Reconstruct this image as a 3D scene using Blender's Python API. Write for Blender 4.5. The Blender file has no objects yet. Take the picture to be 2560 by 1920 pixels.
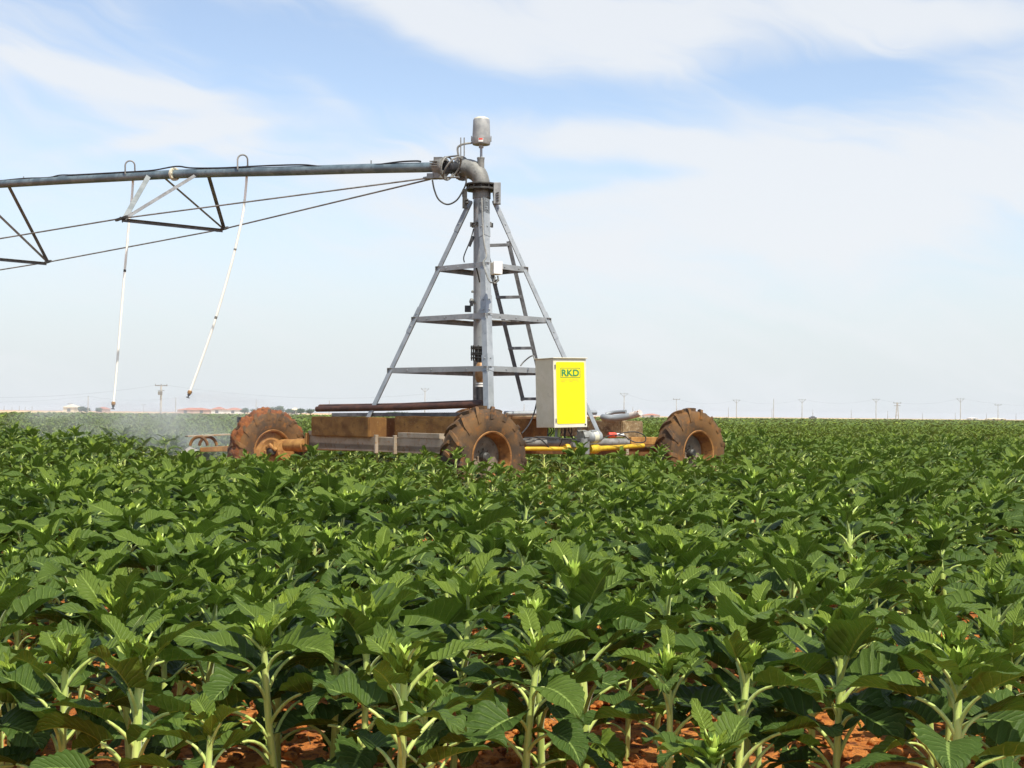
import bpy, bmesh, math, random
import numpy as np
from mathutils import Vector, Matrix, noise
R = math.radians
sc = bpy.context.scene
col = sc.collection
random.seed(7)

# ------------------------------------------------------------------ camera
F = 3500.0                       # focal length in pixels of the 2560 px wide photo
CAMZ = 1.14
cd = bpy.data.cameras.new('camera'); cam = bpy.data.objects.new('camera', cd); col.objects.link(cam)
sc.camera = cam
cd.sensor_width = 36; cd.lens = 36*F/2560; cd.clip_start = 0.05; cd.clip_end = 20000
CM = Matrix.Rotation(R(90+1.244), 3, 'X') @ Matrix.Rotation(R(0.54), 3, 'Z')
cam.matrix_world = Matrix.Translation((0, 0, CAMZ)) @ CM.to_4x4()
CMI = CM.transposed()
def at(px, py, D):
    r = CM @ Vector(((px-1280)/F, -(py-960)/F, -1))
    return Vector((0, 0, CAMZ)) + r*(D/r.y)
def proj(p):
    q = CMI @ (Vector(p)-Vector((0, 0, CAMZ)))
    return 1280+F*q.x/-q.z, 960-F*q.y/-q.z

# ------------------------------------------------------------------ sun and sky
SUN_EL, SUN_AZ = R(58), R(144)     # azimuth clockwise from +Y (the view direction): behind the camera's right shoulder
SD = Vector((math.sin(SUN_AZ)*math.cos(SUN_EL), math.cos(SUN_AZ)*math.cos(SUN_EL), math.sin(SUN_EL)))
sl = bpy.data.lights.new('sun', 'SUN'); sl.energy = 5.0; sl.angle = R(0.6); sl.color = (1, .94, .82)
so = bpy.data.objects.new('sun', sl); col.objects.link(so)
so.rotation_euler = (-SD).to_track_quat('-Z', 'Y').to_euler()

class NT:
    def __init__(s, tree): s.t = tree; s.n = tree.nodes; s.l = tree.links
    def node(s, typ, **kw):
        n = s.n.new(typ)
        for k, v in kw.items():
            if k == 'ins':
                for i, x in v.items(): s.put(n.inputs[i], x)
            else: setattr(n, k, v)
        return n
    def put(s, sock, x):
        if isinstance(x, bpy.types.NodeSocket): s.l.new(x, sock)
        elif x is not None:
            if isinstance(x, tuple) and len(x) == 3 and sock.type == 'RGBA': x = (*x, 1)
            sock.default_value = x
    def m(s, op, a, b=None, c=None, clamp=False):
        n = s.node('ShaderNodeMath', operation=op, use_clamp=clamp)
        for i, x in enumerate((a, b, c)):
            if x is not None: s.put(n.inputs[i], x)
        return n.outputs[0]
    def noise(s, vec, scale, detail=4, rough=.55, dist=0, out='Fac'):
        n = s.node('ShaderNodeTexNoise', ins={'Scale': scale, 'Detail': detail, 'Roughness': rough, 'Distortion': dist})
        if vec is not None: s.put(n.inputs['Vector'], vec)
        return n.outputs[out]
    def ramp(s, x, a, b):
        n = s.node('ShaderNodeMapRange', interpolation_type='SMOOTHSTEP'); s.put(n.inputs[0], x)
        n.inputs[1].default_value = a; n.inputs[2].default_value = b
        return n.outputs[0]
    def mix(s, f, a, b):
        n = s.node('ShaderNodeMix', data_type='RGBA')
        s.put(n.inputs[0], f); s.put(n.inputs[6], a); s.put(n.inputs[7], b)
        return n.outputs[2]
    def comb(s, x, y, z):
        return s.node('ShaderNodeCombineXYZ', ins={0: x, 1: y, 2: z}).outputs[0]
    def sep(s, v): return s.node('ShaderNodeSeparateXYZ', ins={0: v}).outputs

w = bpy.data.worlds.new('World'); sc.world = w; w.use_nodes = True
t = NT(w.node_tree); t.n.clear()
sky = t.node('ShaderNodeTexSky', sky_type='NISHITA', sun_disc=False, sun_elevation=SUN_EL, sun_rotation=SUN_AZ,
             altitude=200, air_density=1.0, dust_density=1.2, ozone_density=1.6)
tc = t.node('ShaderNodeTexCoord').outputs['Generated']
X, Y, Z = t.sep(tc)[:3]
az = t.m('ARCTAN2', X, Y)                        # 0 ahead, + right, radians
el = t.m('ARCSINE', Z)
# cirrus: long streaks that fall slightly to the right, warped
u = t.m('ADD', az, t.m('MULTIPLY', el, .9))
v = t.m('SUBTRACT', el, t.m('MULTIPLY', az, -.28))
warp = t.noise(t.comb(t.m('MULTIPLY', az, 3), t.m('MULTIPLY', el, 6), 0), 1.6, 3)
vv = t.m('ADD', v, t.m('MULTIPLY', warp, .14))
fib = t.noise(t.comb(t.m('MULTIPLY', u, 5), t.m('MULTIPLY', vv, 19), 8.7), 1.0, 8, .55, .35)
fine = t.noise(t.comb(t.m('MULTIPLY', u, 9), t.m('MULTIPLY', vv, 60), 2.1), 1.0, 7, .6, .6)
big = t.noise(t.comb(t.m('MULTIPLY', u, 2.6), t.m('MULTIPLY', vv, 7.5), 1.3), 1.0, 4, .5, .5)
def blob(a0, e0, sa, se, slope=0, amp=1):          # soft patch in the sky dome round azimuth a0, elevation e0
    da = t.m('SUBTRACT', az, a0); de = t.m('SUBTRACT', t.m('SUBTRACT', el, e0), t.m('MULTIPLY', da, slope))
    q = t.m('ADD', t.m('POWER', t.m('ABSOLUTE', t.m('DIVIDE', da, sa)), 2.0), t.m('POWER', t.m('ABSOLUTE', t.m('DIVIDE', de, se)), 2.0))
    return t.m('MULTIPLY', t.m('EXPONENT', t.m('MULTIPLY', q, -1)), amp)
def azel(px, py): 
    d = (CM @ Vector(((px-1280)/F, -(py-960)/F, -1))).normalized()
    return math.atan2(d.x, d.y), math.asin(d.z)
cov = None
for (px, py, sx, sy, sl_, am) in [(1950, 30, 720, 110, -.06, .75), (1080, 50, 330, 80, -.45, .80), (1500, 110, 300, 80, -.35, .55),
                             (250, 200, 330, 34, -.16, .72), (60, 130, 160, 40, -.45, .30), (400, 150, 170, 80, -.5, .30), (560, 245, 200, 22, 0, .2), (200, 30, 200, 50, .1, .12),
                             (420, 345, 190, 22, .22, .6), (650, 305, 150, 20, .05, .22), (560, 375, 130, 22, .3, .25), (800, 230, 90, 26, -.5, .22),
                             (1000, 400, 190, 36, .22, .42), (2250, 420, 700, 150, .10, .85), (1550, 350, 560, 55, -.08, .62), (1900, 560, 760, 120, .05, .6), (1100, 420, 300, 45, .15, .35), (1480, 500, 260, 30, .12, .3), (940, 520, 200, 34, 0, .28),
                             (720, 60, 330, 70, .1, -.40), (1340, 240, 420, 48, -.12, -.30), (1750, 215, 420, 40, 0, -.30), (2350, 150, 360, 36, .12, -.30), (1600, 425, 230, 22, -.05, -.42), (1380, 470, 140, 16, .1, -.3), (500, 560, 500, 110, 0, -.12)]:
    a0, e0 = azel(px, py)
    b = blob(a0, e0, sx/F, sy/F, sl_, am)
    cov = b if cov is None else t.m('ADD', cov, b)
den = t.m('ADD', cov, t.m('ADD', t.m('MULTIPLY', t.m('SUBTRACT', big, .5), .8), t.m('ADD', t.m('MULTIPLY', t.m('SUBTRACT', fib, .5), 1.9), t.m('MULTIPLY', t.m('SUBTRACT', fine, .5), .45))))
cl = t.ramp(den, -.18, .80)
haze = t.ramp(el, .235, -.01)
skyc = t.node('ShaderNodeHueSaturation', ins={'Saturation': .84, 'Value': 1.74, 'Color': sky.outputs[0]}).outputs[0]
base = t.mix(haze, skyc, (6.75, 7.25, 7.5))
fin = t.mix(t.m('MULTIPLY', cl, .88), base, (7.65, 7.9, 8.2))
bg = t.node('ShaderNodeBackground', ins={'Color': fin, 'Strength': .0925})
out = t.node('ShaderNodeOutputWorld'); t.l.new(bg.outputs[0], out.inputs[0])
w.cycles.sampling_method = 'MANUAL'; w.cycles.sample_map_resolution = 512

vs = sc.view_settings; vs.view_transform = 'Standard'; vs.look = 'None'; vs.exposure = .30; vs.gamma = 1
sc.render.engine = 'CYCLES'
sc.cycles.max_bounces = 8; sc.cycles.transparent_max_bounces = 12; sc.cycles.volume_bounces = 0

# ------------------------------------------------------------------ tagging
def tag(o, label=None, cat=None, group=None, kind=None):
    if label: o['label'] = label
    if cat: o['category'] = cat
    if group: o['group'] = group
    if kind: o['kind'] = kind
    return o
def thing(name, loc, label, cat, group=None):
    o = bpy.data.objects.new(name, None); col.objects.link(o); o.location = loc; o.empty_display_size = .2
    return tag(o, label, cat, group)

# ------------------------------------------------------------------ materials
MATS = {}
def mat(name, fn, **kw):
    if name in MATS: return MATS[name]
    m = bpy.data.materials.new(name); m.use_nodes = True
    t = NT(m.node_tree); t.n.clear()
    b = t.node('ShaderNodeBsdfPrincipled'); o = t.node('ShaderNodeOutputMaterial'); t.l.new(b.outputs[0], o.inputs[0])
    fn(t, b, o, **kw); MATS[name] = m; return m
def bump(t, b, h, strength, dist=.01):
    n = t.node('ShaderNodeBump', ins={'Height': h, 'Strength': strength, 'Distance': dist}); t.l.new(n.outputs[0], b.inputs['Normal'])
def obc(t): return t.node('ShaderNodeTexCoord').outputs['Object']
def posc(t): return t.node('ShaderNodeNewGeometry').outputs['Position']

def two(t, b, o, a, c, d=None, scale=6, rough=.6, metal=0, bmp=.2, lo=.4, hi=.6, stretch=None, spots=None, bscale=60):
    P = posc(t)
    if stretch:
        P = t.node('ShaderNodeMapping', ins={'Vector': P, 'Scale': stretch}).outputs[0]
    n1 = t.noise(P, scale, 7, .62); cc = t.mix(t.ramp(n1, lo, hi), a, c)
    if d is not None:
        n2 = t.noise(P, scale*3.3, 6, .7); cc = t.mix(t.ramp(n2, .52, .68), cc, d)
    if spots is not None:
        n3 = t.noise(P, scale*11, 3, .6); cc = t.mix(t.ramp(n3, .64, .7), cc, spots)
    t.put(b.inputs['Base Color'], cc)
    rr = t.m('ADD', t.m('MULTIPLY', n1, .25), rough-.12); t.put(b.inputs['Roughness'], rr)
    b.inputs['Metallic'].default_value = metal
    if bmp: bump(t, b, t.noise(P, bscale, 5, .6), bmp, .006)
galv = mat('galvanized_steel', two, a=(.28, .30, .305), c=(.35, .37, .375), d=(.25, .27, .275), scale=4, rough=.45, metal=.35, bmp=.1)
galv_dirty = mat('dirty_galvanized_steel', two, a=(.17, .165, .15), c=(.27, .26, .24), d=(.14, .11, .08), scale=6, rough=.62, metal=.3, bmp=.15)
pipe_m = mat('weathered_pipe_zinc', two, a=(.11, .155, .18), c=(.19, .25, .275), d=(.10, .13, .15), scale=4, rough=.5, metal=.35, bmp=.1)
dull = mat('dull_grey_casting', two, a=(.17, .17, .155), c=(.25, .25, .23), d=(.12, .12, .11), scale=9, rough=.6, metal=.2)
black = mat('black_rubber', two, a=(.012, .012, .013), c=(.03, .03, .032), scale=10, rough=.6)
darksteel = mat('dark_steel', two, a=(.035, .036, .034), c=(.075, .07, .06), scale=12, rough=.55, metal=.4)
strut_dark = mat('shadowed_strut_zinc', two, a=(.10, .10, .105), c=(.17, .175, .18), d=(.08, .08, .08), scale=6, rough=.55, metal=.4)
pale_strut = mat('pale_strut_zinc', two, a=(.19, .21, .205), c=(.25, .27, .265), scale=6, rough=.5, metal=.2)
hose_m = mat('cream_hose_plastic', two, a=(.90, .88, .78), c=(.94, .92, .84), scale=5, rough=.35, bmp=0)
cap_m = mat('grey_painted_cap', two, a=(.25, .26, .26), c=(.33, .34, .33), d=(.22, .23, .22), scale=12, rough=.5, bmp=.05)
cream = mat('cream_paint', two, a=(.62, .58, .42), c=(.70, .66, .52), scale=8, rough=.5, bmp=.05)
white = mat('white_paint', two, a=(.70, .70, .66), c=(.8, .8, .77), scale=8, rough=.5, bmp=0)
beige = mat('beige_cabinet_paint', two, a=(.66, .60, .43), c=(.71, .65, .49), d=(.62, .56, .40), scale=5, rough=.5, bmp=.03)
yellow = mat('yellow_sticker', two, a=(.80, .66, .0), c=(.86, .72, .0), scale=3, rough=.45, bmp=0)
green = mat('green_lettering', two, a=(.03, .22, .07), c=(.05, .27, .09), scale=30, rough=.5, bmp=0)
faint = mat('faded_lettering', two, a=(.50, .47, .06), c=(.58, .53, .06), scale=60, rough=.5, bmp=0)
red = mat('red_plastic', two, a=(.65, .05, .02), c=(.75, .09, .04), scale=9, rough=.4, bmp=0)
ylw_paint = mat('yellow_shaft_paint', two, a=(.50, .30, .01), c=(.62, .41, .015), d=(.36, .18, .015), scale=7, rough=.5)
ochre = mat('ochre_mud_paint', two, a=(.28, .13, .03), c=(.42, .22, .06), d=(.20, .07, .02), scale=6, rough=.75, bmp=.4)
muddy = mat('muddy_brown_steel', two, a=(.12, .055, .018), c=(.22, .11, .035), d=(.08, .035, .012), scale=5, rough=.8, bmp=.5)
rustpipe = mat('dark_rusty_pipe', two, a=(.045, .018, .011), c=(.085, .035, .02), d=(.028, .014, .010), scale=5, rough=.6, metal=.1, bmp=.4)
conc = mat('mud_stained_concrete', two, a=(.15, .068, .014), c=(.22, .11, .025), d=(.11, .05, .012), scale=4, rough=.9, bmp=.6, spots=(.30, .20, .08))
conc2 = mat('pebbly_concrete', two, a=(.16, .10, .045), c=(.28, .19, .09), d=(.45, .38, .24), scale=9, rough=.9, bmp=.8, spots=(.5, .45, .33))
beam_m = mat('mud_splashed_grey_beam', two, a=(.27, .22, .15), c=(.36, .30, .22), d=(.26, .14, .05), scale=5, rough=.65, bmp=.2, lo=.35, hi=.6)
mud_m = mat('red_mud', two, a=(.13, .038, .008), c=(.23, .075, .015), d=(.08, .022, .006), scale=14, rough=.95, bmp=1, bscale=40)
tyre_m = mat('muddy_tyre_rubber', two, a=(.060, .034, .015), c=(.15, .072, .019), d=(.21, .085, .015), scale=3.2, rough=.85, bmp=.35, lo=.38, hi=.62)
tyre_b = mat('grey_muddy_tyre_rubber', two, a=(.055, .034, .018), c=(.14, .072, .024), d=(.20, .08, .016), scale=3.6, rough=.85, bmp=.35, lo=.4, hi=.66)
rim_m = mat('muddy_rim_steel', two, a=(.20, .085, .02), c=(.34, .16, .04), d=(.12, .05, .015), scale=6, rough=.75, bmp=.3)
rim_in = mat('dusty_rim_disc', two, a=(.15, .12, .085), c=(.24, .19, .13), d=(.12, .075, .04), scale=6, rough=.8, bmp=.2)
brass = mat('rusty_brass', two, a=(.26, .13, .05), c=(.38, .22, .09), scale=14, rough=.5, metal=.2)
wood = mat('grey_pole_concrete', two, a=(.30, .28, .25), c=(.42, .40, .36), scale=.5, rough=.9, bmp=0)

# ------------------------------------------------------------------ mesh builder
class MB:
    def __init__(s): s.v = []; s.f = []
    def add(s, vs, fs):
        b = len(s.v); s.v += [Vector(x) for x in vs]; s.f += [tuple(i+b for i in f) for f in fs]; return s
    def hexa(s, p):  # 8 points: bottom loop 0-3, top loop 4-7
        return s.add(p, [(0, 3, 2, 1), (4, 5, 6, 7), (0, 1, 5, 4), (1, 2, 6, 5), (2, 3, 7, 6), (3, 0, 4, 7)])
    def obox(s, o, a, b, c):   # corner and three edge vectors
        o, a, b, c = map(Vector, (o, a, b, c))
        return s.hexa([o, o+a, o+a+b, o+b, o+c, o+a+c, o+a+b+c, o+b+c])
    def cbox(s, c, a, b, d):   # centre and three full edge vectors
        c, a, b, d = map(Vector, (c, a, b, d)); return s.obox(c-a/2-b/2-d/2, a, b, d)
    def bar(s, p0, p1, w_, h_, up=(0, 0, 1)):
        p0, p1 = Vector(p0), Vector(p1); d = (p1-p0).normalized(); x = d.cross(Vector(up)).normalized(); y = x.cross(d)
        return s.obox(p0-x*w_/2-y*h_/2, x*w_, y*h_, p1-p0)
    def angle(s, p0, p1, w_, th, d1, d2):    # L section: flanges along d1 and d2 from the line
        p0, p1 = Vector(p0), Vector(p1); a = (p1-p0).normalized()
        d1 = Vector(d1); d1 = (d1-a*d1.dot(a)).normalized(); d2 = Vector(d2); d2 = (d2-a*d2.dot(a)).normalized()
        pr = [(0, 0), (w_, 0), (w_, th), (th*1.4, th), (th, w_), (0, w_)]
        vs_ = [p0+d1*x+d2*y for x, y in pr]+[p1+d1*x+d2*y for x, y in pr]
        fs = [(i, (i+1) % 6, (i+1) % 6+6, i+6) for i in range(6)]+[(0, 1, 2, 3), (0, 3, 4, 5), (9, 8, 7, 6), (11, 10, 9, 6)]
        return s.add(vs_, fs)
    def tube(s, pts, r, n=12, caps=True):
        pts = [Vector(p) for p in pts]; rs = r if isinstance(r, (list, tuple)) else [r]*len(pts)
        b = len(s.v); prev = None
        for i, p in enumerate(pts):
            d = (pts[min(i+1, len(pts)-1)]-pts[max(i-1, 0)]).normalized()
            if prev is None:
                x = d.orthogonal().normalized()
            else:
                x = (prev-d*prev.dot(d)).normalized()
            prev = x; y = d.cross(x)
            for k in range(n):
                a = 2*math.pi*k/n; s.v.append(p+x*math.cos(a)*rs[i]+y*math.sin(a)*rs[i])
        for i in range(len(pts)-1):
            for k in range(n):
                s.f.append((b+i*n+k, b+i*n+(k+1) % n, b+(i+1)*n+(k+1) % n, b+(i+1)*n+k))
        if caps:
            s.f.append(tuple(b+k for k in range(n))[::-1]); s.f.append(tuple(b+(len(pts)-1)*n+k for k in range(n)))
        return s
    def lathe(s, prof, c, ax, n=32, closed=False):   # prof: list of (r, h) along axis ax from point c
        c = Vector(c); ax = Vector(ax).normalized(); x = ax.orthogonal().normalized(); y = ax.cross(x); b = len(s.v); m = len(prof)
        for k in range(n):
            a = 2*math.pi*k/n; e = x*math.cos(a)+y*math.sin(a)
            for r_, h in prof: s.v.append(c+e*r_+ax*h)
        for k in range(n):
            for i in range(m-1+(1 if closed else 0)):
                j = (i+1) % m; k2 = (k+1) % n
                s.f.append((b+k*m+i, b+k2*m+i, b+k2*m+j, b+k*m+j))
        return s
    def build(s, name, mt, parent=None, smooth=30, bevel=0, origin=None):
        me = bpy.data.meshes.new(name)
        o = Vector(parent.matrix_world.translation) if parent else Vector(origin or (0, 0, 0))
        if parent:
            o = Vector((0, 0, 0)); q = parent
            while q: o += q.location; q = q.parent
        me.from_pydata([v_-o for v_ in s.v], [], s.f)
        bm = bmesh.new(); bm.from_mesh(me); bmesh.ops.remove_doubles(bm, verts=bm.verts, dist=1e-5)
        bmesh.ops.recalc_face_normals(bm, faces=bm.faces); bm.to_mesh(me); bm.free()
        me.materials.append(mt)
        ob = bpy.data.objects.new(name, me); col.objects.link(ob)
        if parent: ob.parent = parent
        else: ob.location = o
        if smooth:
            me.polygons.foreach_set('use_smooth', [True]*len(me.polygons))
            me.set_sharp_from_angle(angle=R(smooth))
        if bevel:
            md = ob.modifiers.new('bevel', 'BEVEL'); md.width = bevel; md.segments = 2; md.limit_method = 'ANGLE'; md.angle_limit = R(40)
        return ob
def smoothpath(pts, k=6):
    pts = [Vector(p) for p in pts]; P = [pts[0]]+pts+[pts[-1]]; o = []
    for i in range(1, len(P)-2):
        for j in range(k):
            u_ = j/k; a, b, c, d = P[i-1:i+3]
            o.append(.5*((2*b)+(c-a)*u_+(2*a-5*b+4*c-d)*u_*u_+(3*b-a-3*c+d)*u_**3))
    o.append(pts[-1]); return o
def apath(lst, k=6): return smoothpath([at(*p) for p in lst], k)

# ------------------------------------------------------------------ ground
def terrain(x, y):
    x = np.asarray(x, float); y = np.asarray(y, float)
    z = x*0
    left = 1/(1+np.exp((x+5.0)/.35))
    z = z+.17*left*np.exp(-((y-19)/3.2)**2)
    z = z-.10*left*np.exp(-((y-31)/7)**2)
    z = z+.03*np.sin(x*.7+1)*np.sin(y*.45)*np.exp(-(y/60)**2)
    return z
def soil(t, b, o):
    P = posc(t); n1 = t.noise(P, 5, 8, .65); n2 = t.noise(P, 26, 8, .7); n3 = t.noise(P, 90, 3)
    c = t.mix(t.ramp(n1, .35, .65), (.40, .12, .016), (.60, .22, .035))
    c = t.mix(t.ramp(n2, .55, .75), c, (.66, .32, .10)); c = t.mix(t.ramp(n2, .52, .36), c, (.13, .035, .008))  # low spots of the bump noise darkened: crevice shade put into the colour
    c = t.mix(t.ramp(n3, .66, .74), c, (.62, .42, .24))
    t.put(b.inputs['Base Color'], c); b.inputs['Roughness'].default_value = .95
    bump(t, b, t.m('ADD', n2, t.m('MULTIPLY', n3, .3)), .8, .03)
soil_m = mat('red_clay_soil', soil)
def axis(a, fine0, fine1, st, far, g=1.25):
    xs = list(np.arange(fine0, fine1, st)); s_ = st; q = xs[-1]
    while q < far: s_ *= g; q += s_; xs.append(q)
    s_ = st; q = xs[0]; lo = []
    while q > a: s_ *= g; q -= s_; lo.append(q)
    return np.array(lo[::-1]+xs)
gx = axis(-2000, -4.2, 4.2, .045, 2000); gy = axis(-60, 2.6, 10.5, .045, 2800)
GX, GY = np.meshgrid(gx, gy); GZ = terrain(GX, GY)
near = (np.abs(GX) < 4.4) & (GY > 2.4) & (GY < 10.7)
idx = np.argwhere(near)
for i, j in idx:
    p = Vector((GX[i, j], GY[i, j], 0))
    h = noise.turbulence(p*7, 2, False)*.018 + max(0, noise.noise(p*9+Vector((3, 1, 0))))*.012
    GZ[i, j] += h-.015
V = np.stack([GX, GY, GZ], -1).reshape(-1, 3); nx = len(gx); ny = len(gy)
I, J = np.meshgrid(np.arange(ny-1), np.arange(nx-1), indexing='ij'); a_ = (I*nx+J).ravel()
FQ = np.stack([a_, a_+1, a_+nx+1, a_+nx], -1)
def npmesh(name, V, FQ, mats, mi=None, uv=None, attr=None, smooth=True):
    me = bpy.data.meshes.new(name)
    me.vertices.add(len(V)); me.vertices.foreach_set('co', V.astype(np.float32).ravel())
    me.loops.add(FQ.size); me.loops.foreach_set('vertex_index', FQ.astype(np.int32).ravel())
    me.polygons.add(len(FQ)); me.polygons.foreach_set('loop_start', np.arange(0, FQ.size, 4, dtype=np.int32))
    me.polygons.foreach_set('loop_total', np.full(len(FQ), 4, dtype=np.int32))
    for m_ in mats: me.materials.append(m_)
    if mi is not None: me.polygons.foreach_set('material_index', mi.astype(np.int32))
    me.polygons.foreach_set('use_smooth', np.full(len(FQ), smooth, dtype=bool))
    if uv is not None:
        l = me.uv_layers.new(name='UVMap'); l.data.foreach_set('uv', uv[FQ.ravel()].astype(np.float32).ravel())
    if attr is not None:
        at_ = me.attributes.new('young', 'FLOAT', 'POINT'); at_.data.foreach_set('value', attr.astype(np.float32))
    me.update(calc_edges=True); me.validate()
    return me
g = bpy.data.objects.new('ground', npmesh('ground', V, FQ, [soil_m])); col.objects.link(g); tag(g, kind='structure')

# far edge of the crop (distance ahead) as a function of x/y
def edge(q): return np.interp(q, [-.6, -.366, 0, .366, .6], [225, 235, 300, 470, 520])
# pale stubble beyond it
def stub(t, b, o):
    P = posc(t); n = t.noise(P, .05, 5); n2 = t.noise(P, .8, 5)
    c = t.mix(t.ramp(n, .35, .65), (.52, .36, .17), (.60, .45, .24)); c = t.mix(t.ramp(n2, .5, .7), c, (.46, .30, .13))
    t.put(b.inputs['Base Color'], c); b.inputs['Roughness'].default_value = .95
stub_m = mat('dry_stubble', stub)
qs = np.linspace(-.75, .75, 41); ds = [1.0, 1.3, 2, 3.5, 6.2]
SV = []
for k in ds:
    for q in qs:
        D = edge(q)*k; SV.append((q*D, D, .15+.0*k))
SV = np.array(SV, float); n_ = len(qs)
I, J = np.meshgrid(np.arange(len(ds)-1), np.arange(n_-1), indexing='ij'); a_ = (I*n_+J).ravel()
st = bpy.data.objects.new('stubble_field', npmesh('stubble_field', SV, np.stack([a_, a_+1, a_+n_+1, a_+n_], -1), [stub_m])); col.objects.link(st)
tag(st, kind='structure')

# ------------------------------------------------------------------ sunflower plants
def leafmat(t, b, o):
    uv = t.node('ShaderNodeUVMap', uv_map='UVMap').outputs[0]; U, Vv, _ = t.sep(uv)[:3]
    yg = t.node('ShaderNodeAttribute', attribute_name='young').outputs['Fac']
    d = t.m('ABSOLUTE', t.m('SUBTRACT', t.m('MULTIPLY', U, 2), 1))
    P = posc(t)
    n = t.noise(P, 7, 3); n2 = t.noise(P, 45, 4)
    # lateral veins run forward and outward from the midrib
    q = t.m('MULTIPLY', t.m('SUBTRACT', Vv, t.m('MULTIPLY', t.m('POWER', d, .85), .26)), 9.5)
    fr = t.m('ABSOLUTE', t.m('SUBTRACT', t.m('FRACT', q), .5))
    vein = t.ramp(fr, .065, .02); vein = t.m('MULTIPLY', vein, t.ramp(d, 1.0, .55))
    mid = t.ramp(d, .075, .03); vn = t.m('MAXIMUM', t.m('MULTIPLY', vein, .55), mid)
    q2 = t.m('FRACT', t.m('MULTIPLY', t.m('SUBTRACT', t.m('MULTIPLY', d, 1.0), t.m('MULTIPLY', Vv, .9)), 16)); tert = t.m('MULTIPLY', t.ramp(t.m('ABSOLUTE', t.m('SUBTRACT', q2, .5)), .12, .03), .14)
    vn = t.m('MAXIMUM', vn, tert)
    top = t.mix(n, (.032, .068, .006), (.072, .124, .014)); top = t.mix(t.ramp(n2, .4, .75), top, (.100, .152, .022))
    obr = t.node('ShaderNodeObjectInfo').outputs['Random']
    top = t.mix(t.m('MULTIPLY', obr, .35), top, (.070, .108, .014))
    top = t.mix(vn, top, (.30, .37, .09))
    back = t.mix(vn, (.046, .084, .016), (.20, .28, .07))
    bf = t.node('ShaderNodeNewGeometry').outputs['Backfacing']
    c = t.mix(bf, top, back)
    c = t.mix(t.m('MULTIPLY', yg, .85), c, (.26, .34, .03))
    t.put(b.inputs['Base Color'], c); b.inputs['Roughness'].default_value = .5; b.inputs['Specular IOR Level'].default_value = .12
    puff = t.m('ABSOLUTE', t.m('SUBTRACT', t.m('FRACT', q), .5))
    bump(t, b, t.m('ADD', t.m('MULTIPLY', t.m('MINIMUM', puff, .3), 2.2), t.m('ADD', t.m('MULTIPLY', n2, .7), t.m('MULTIPLY', t.noise(P, 160, 2), .25))), .6, .009)
    tr = t.node('ShaderNodeBsdfTranslucent', ins={'Color': t.mix(yg, (.08, .17, .02), (.25, .42, .05))})
    mx = t.node('ShaderNodeMixShader', ins={0: .17}); t.l.new(b.outputs[0], mx.inputs[1]); t.l.new(tr.outputs[0], mx.inputs[2]); t.l.new(mx.outputs[0], o.inputs[0])
leaf_m = mat('sunflower_leaf', leafmat)
def stemmat(t, b, o):
    P = obc(t); n = t.noise(t.node('ShaderNodeMapping', ins={'Vector': P, 'Scale': (60, 60, 6)}).outputs[0], 1, 4)
    c = t.mix(t.ramp(n, .3, .7), (.33, .43, .08), (.52, .61, .17))
    t.put(b.inputs['Base Color'], c); b.inputs['Roughness'].default_value = .5
    b.inputs['Sheen Weight'].default_value = .25
    bump(t, b, n, .4, .004)
stem_m = mat('sunflower_stem', stemmat)
def budmat(t, b, o):
    n = t.noise(obc(t), 60, 3); t.put(b.inputs['Base Color'], t.mix(n, (.26, .40, .04), (.46, .60, .10))); b.inputs['Roughness'].default_value = .5
bud_m = mat('sunflower_bud', budmat)

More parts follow.
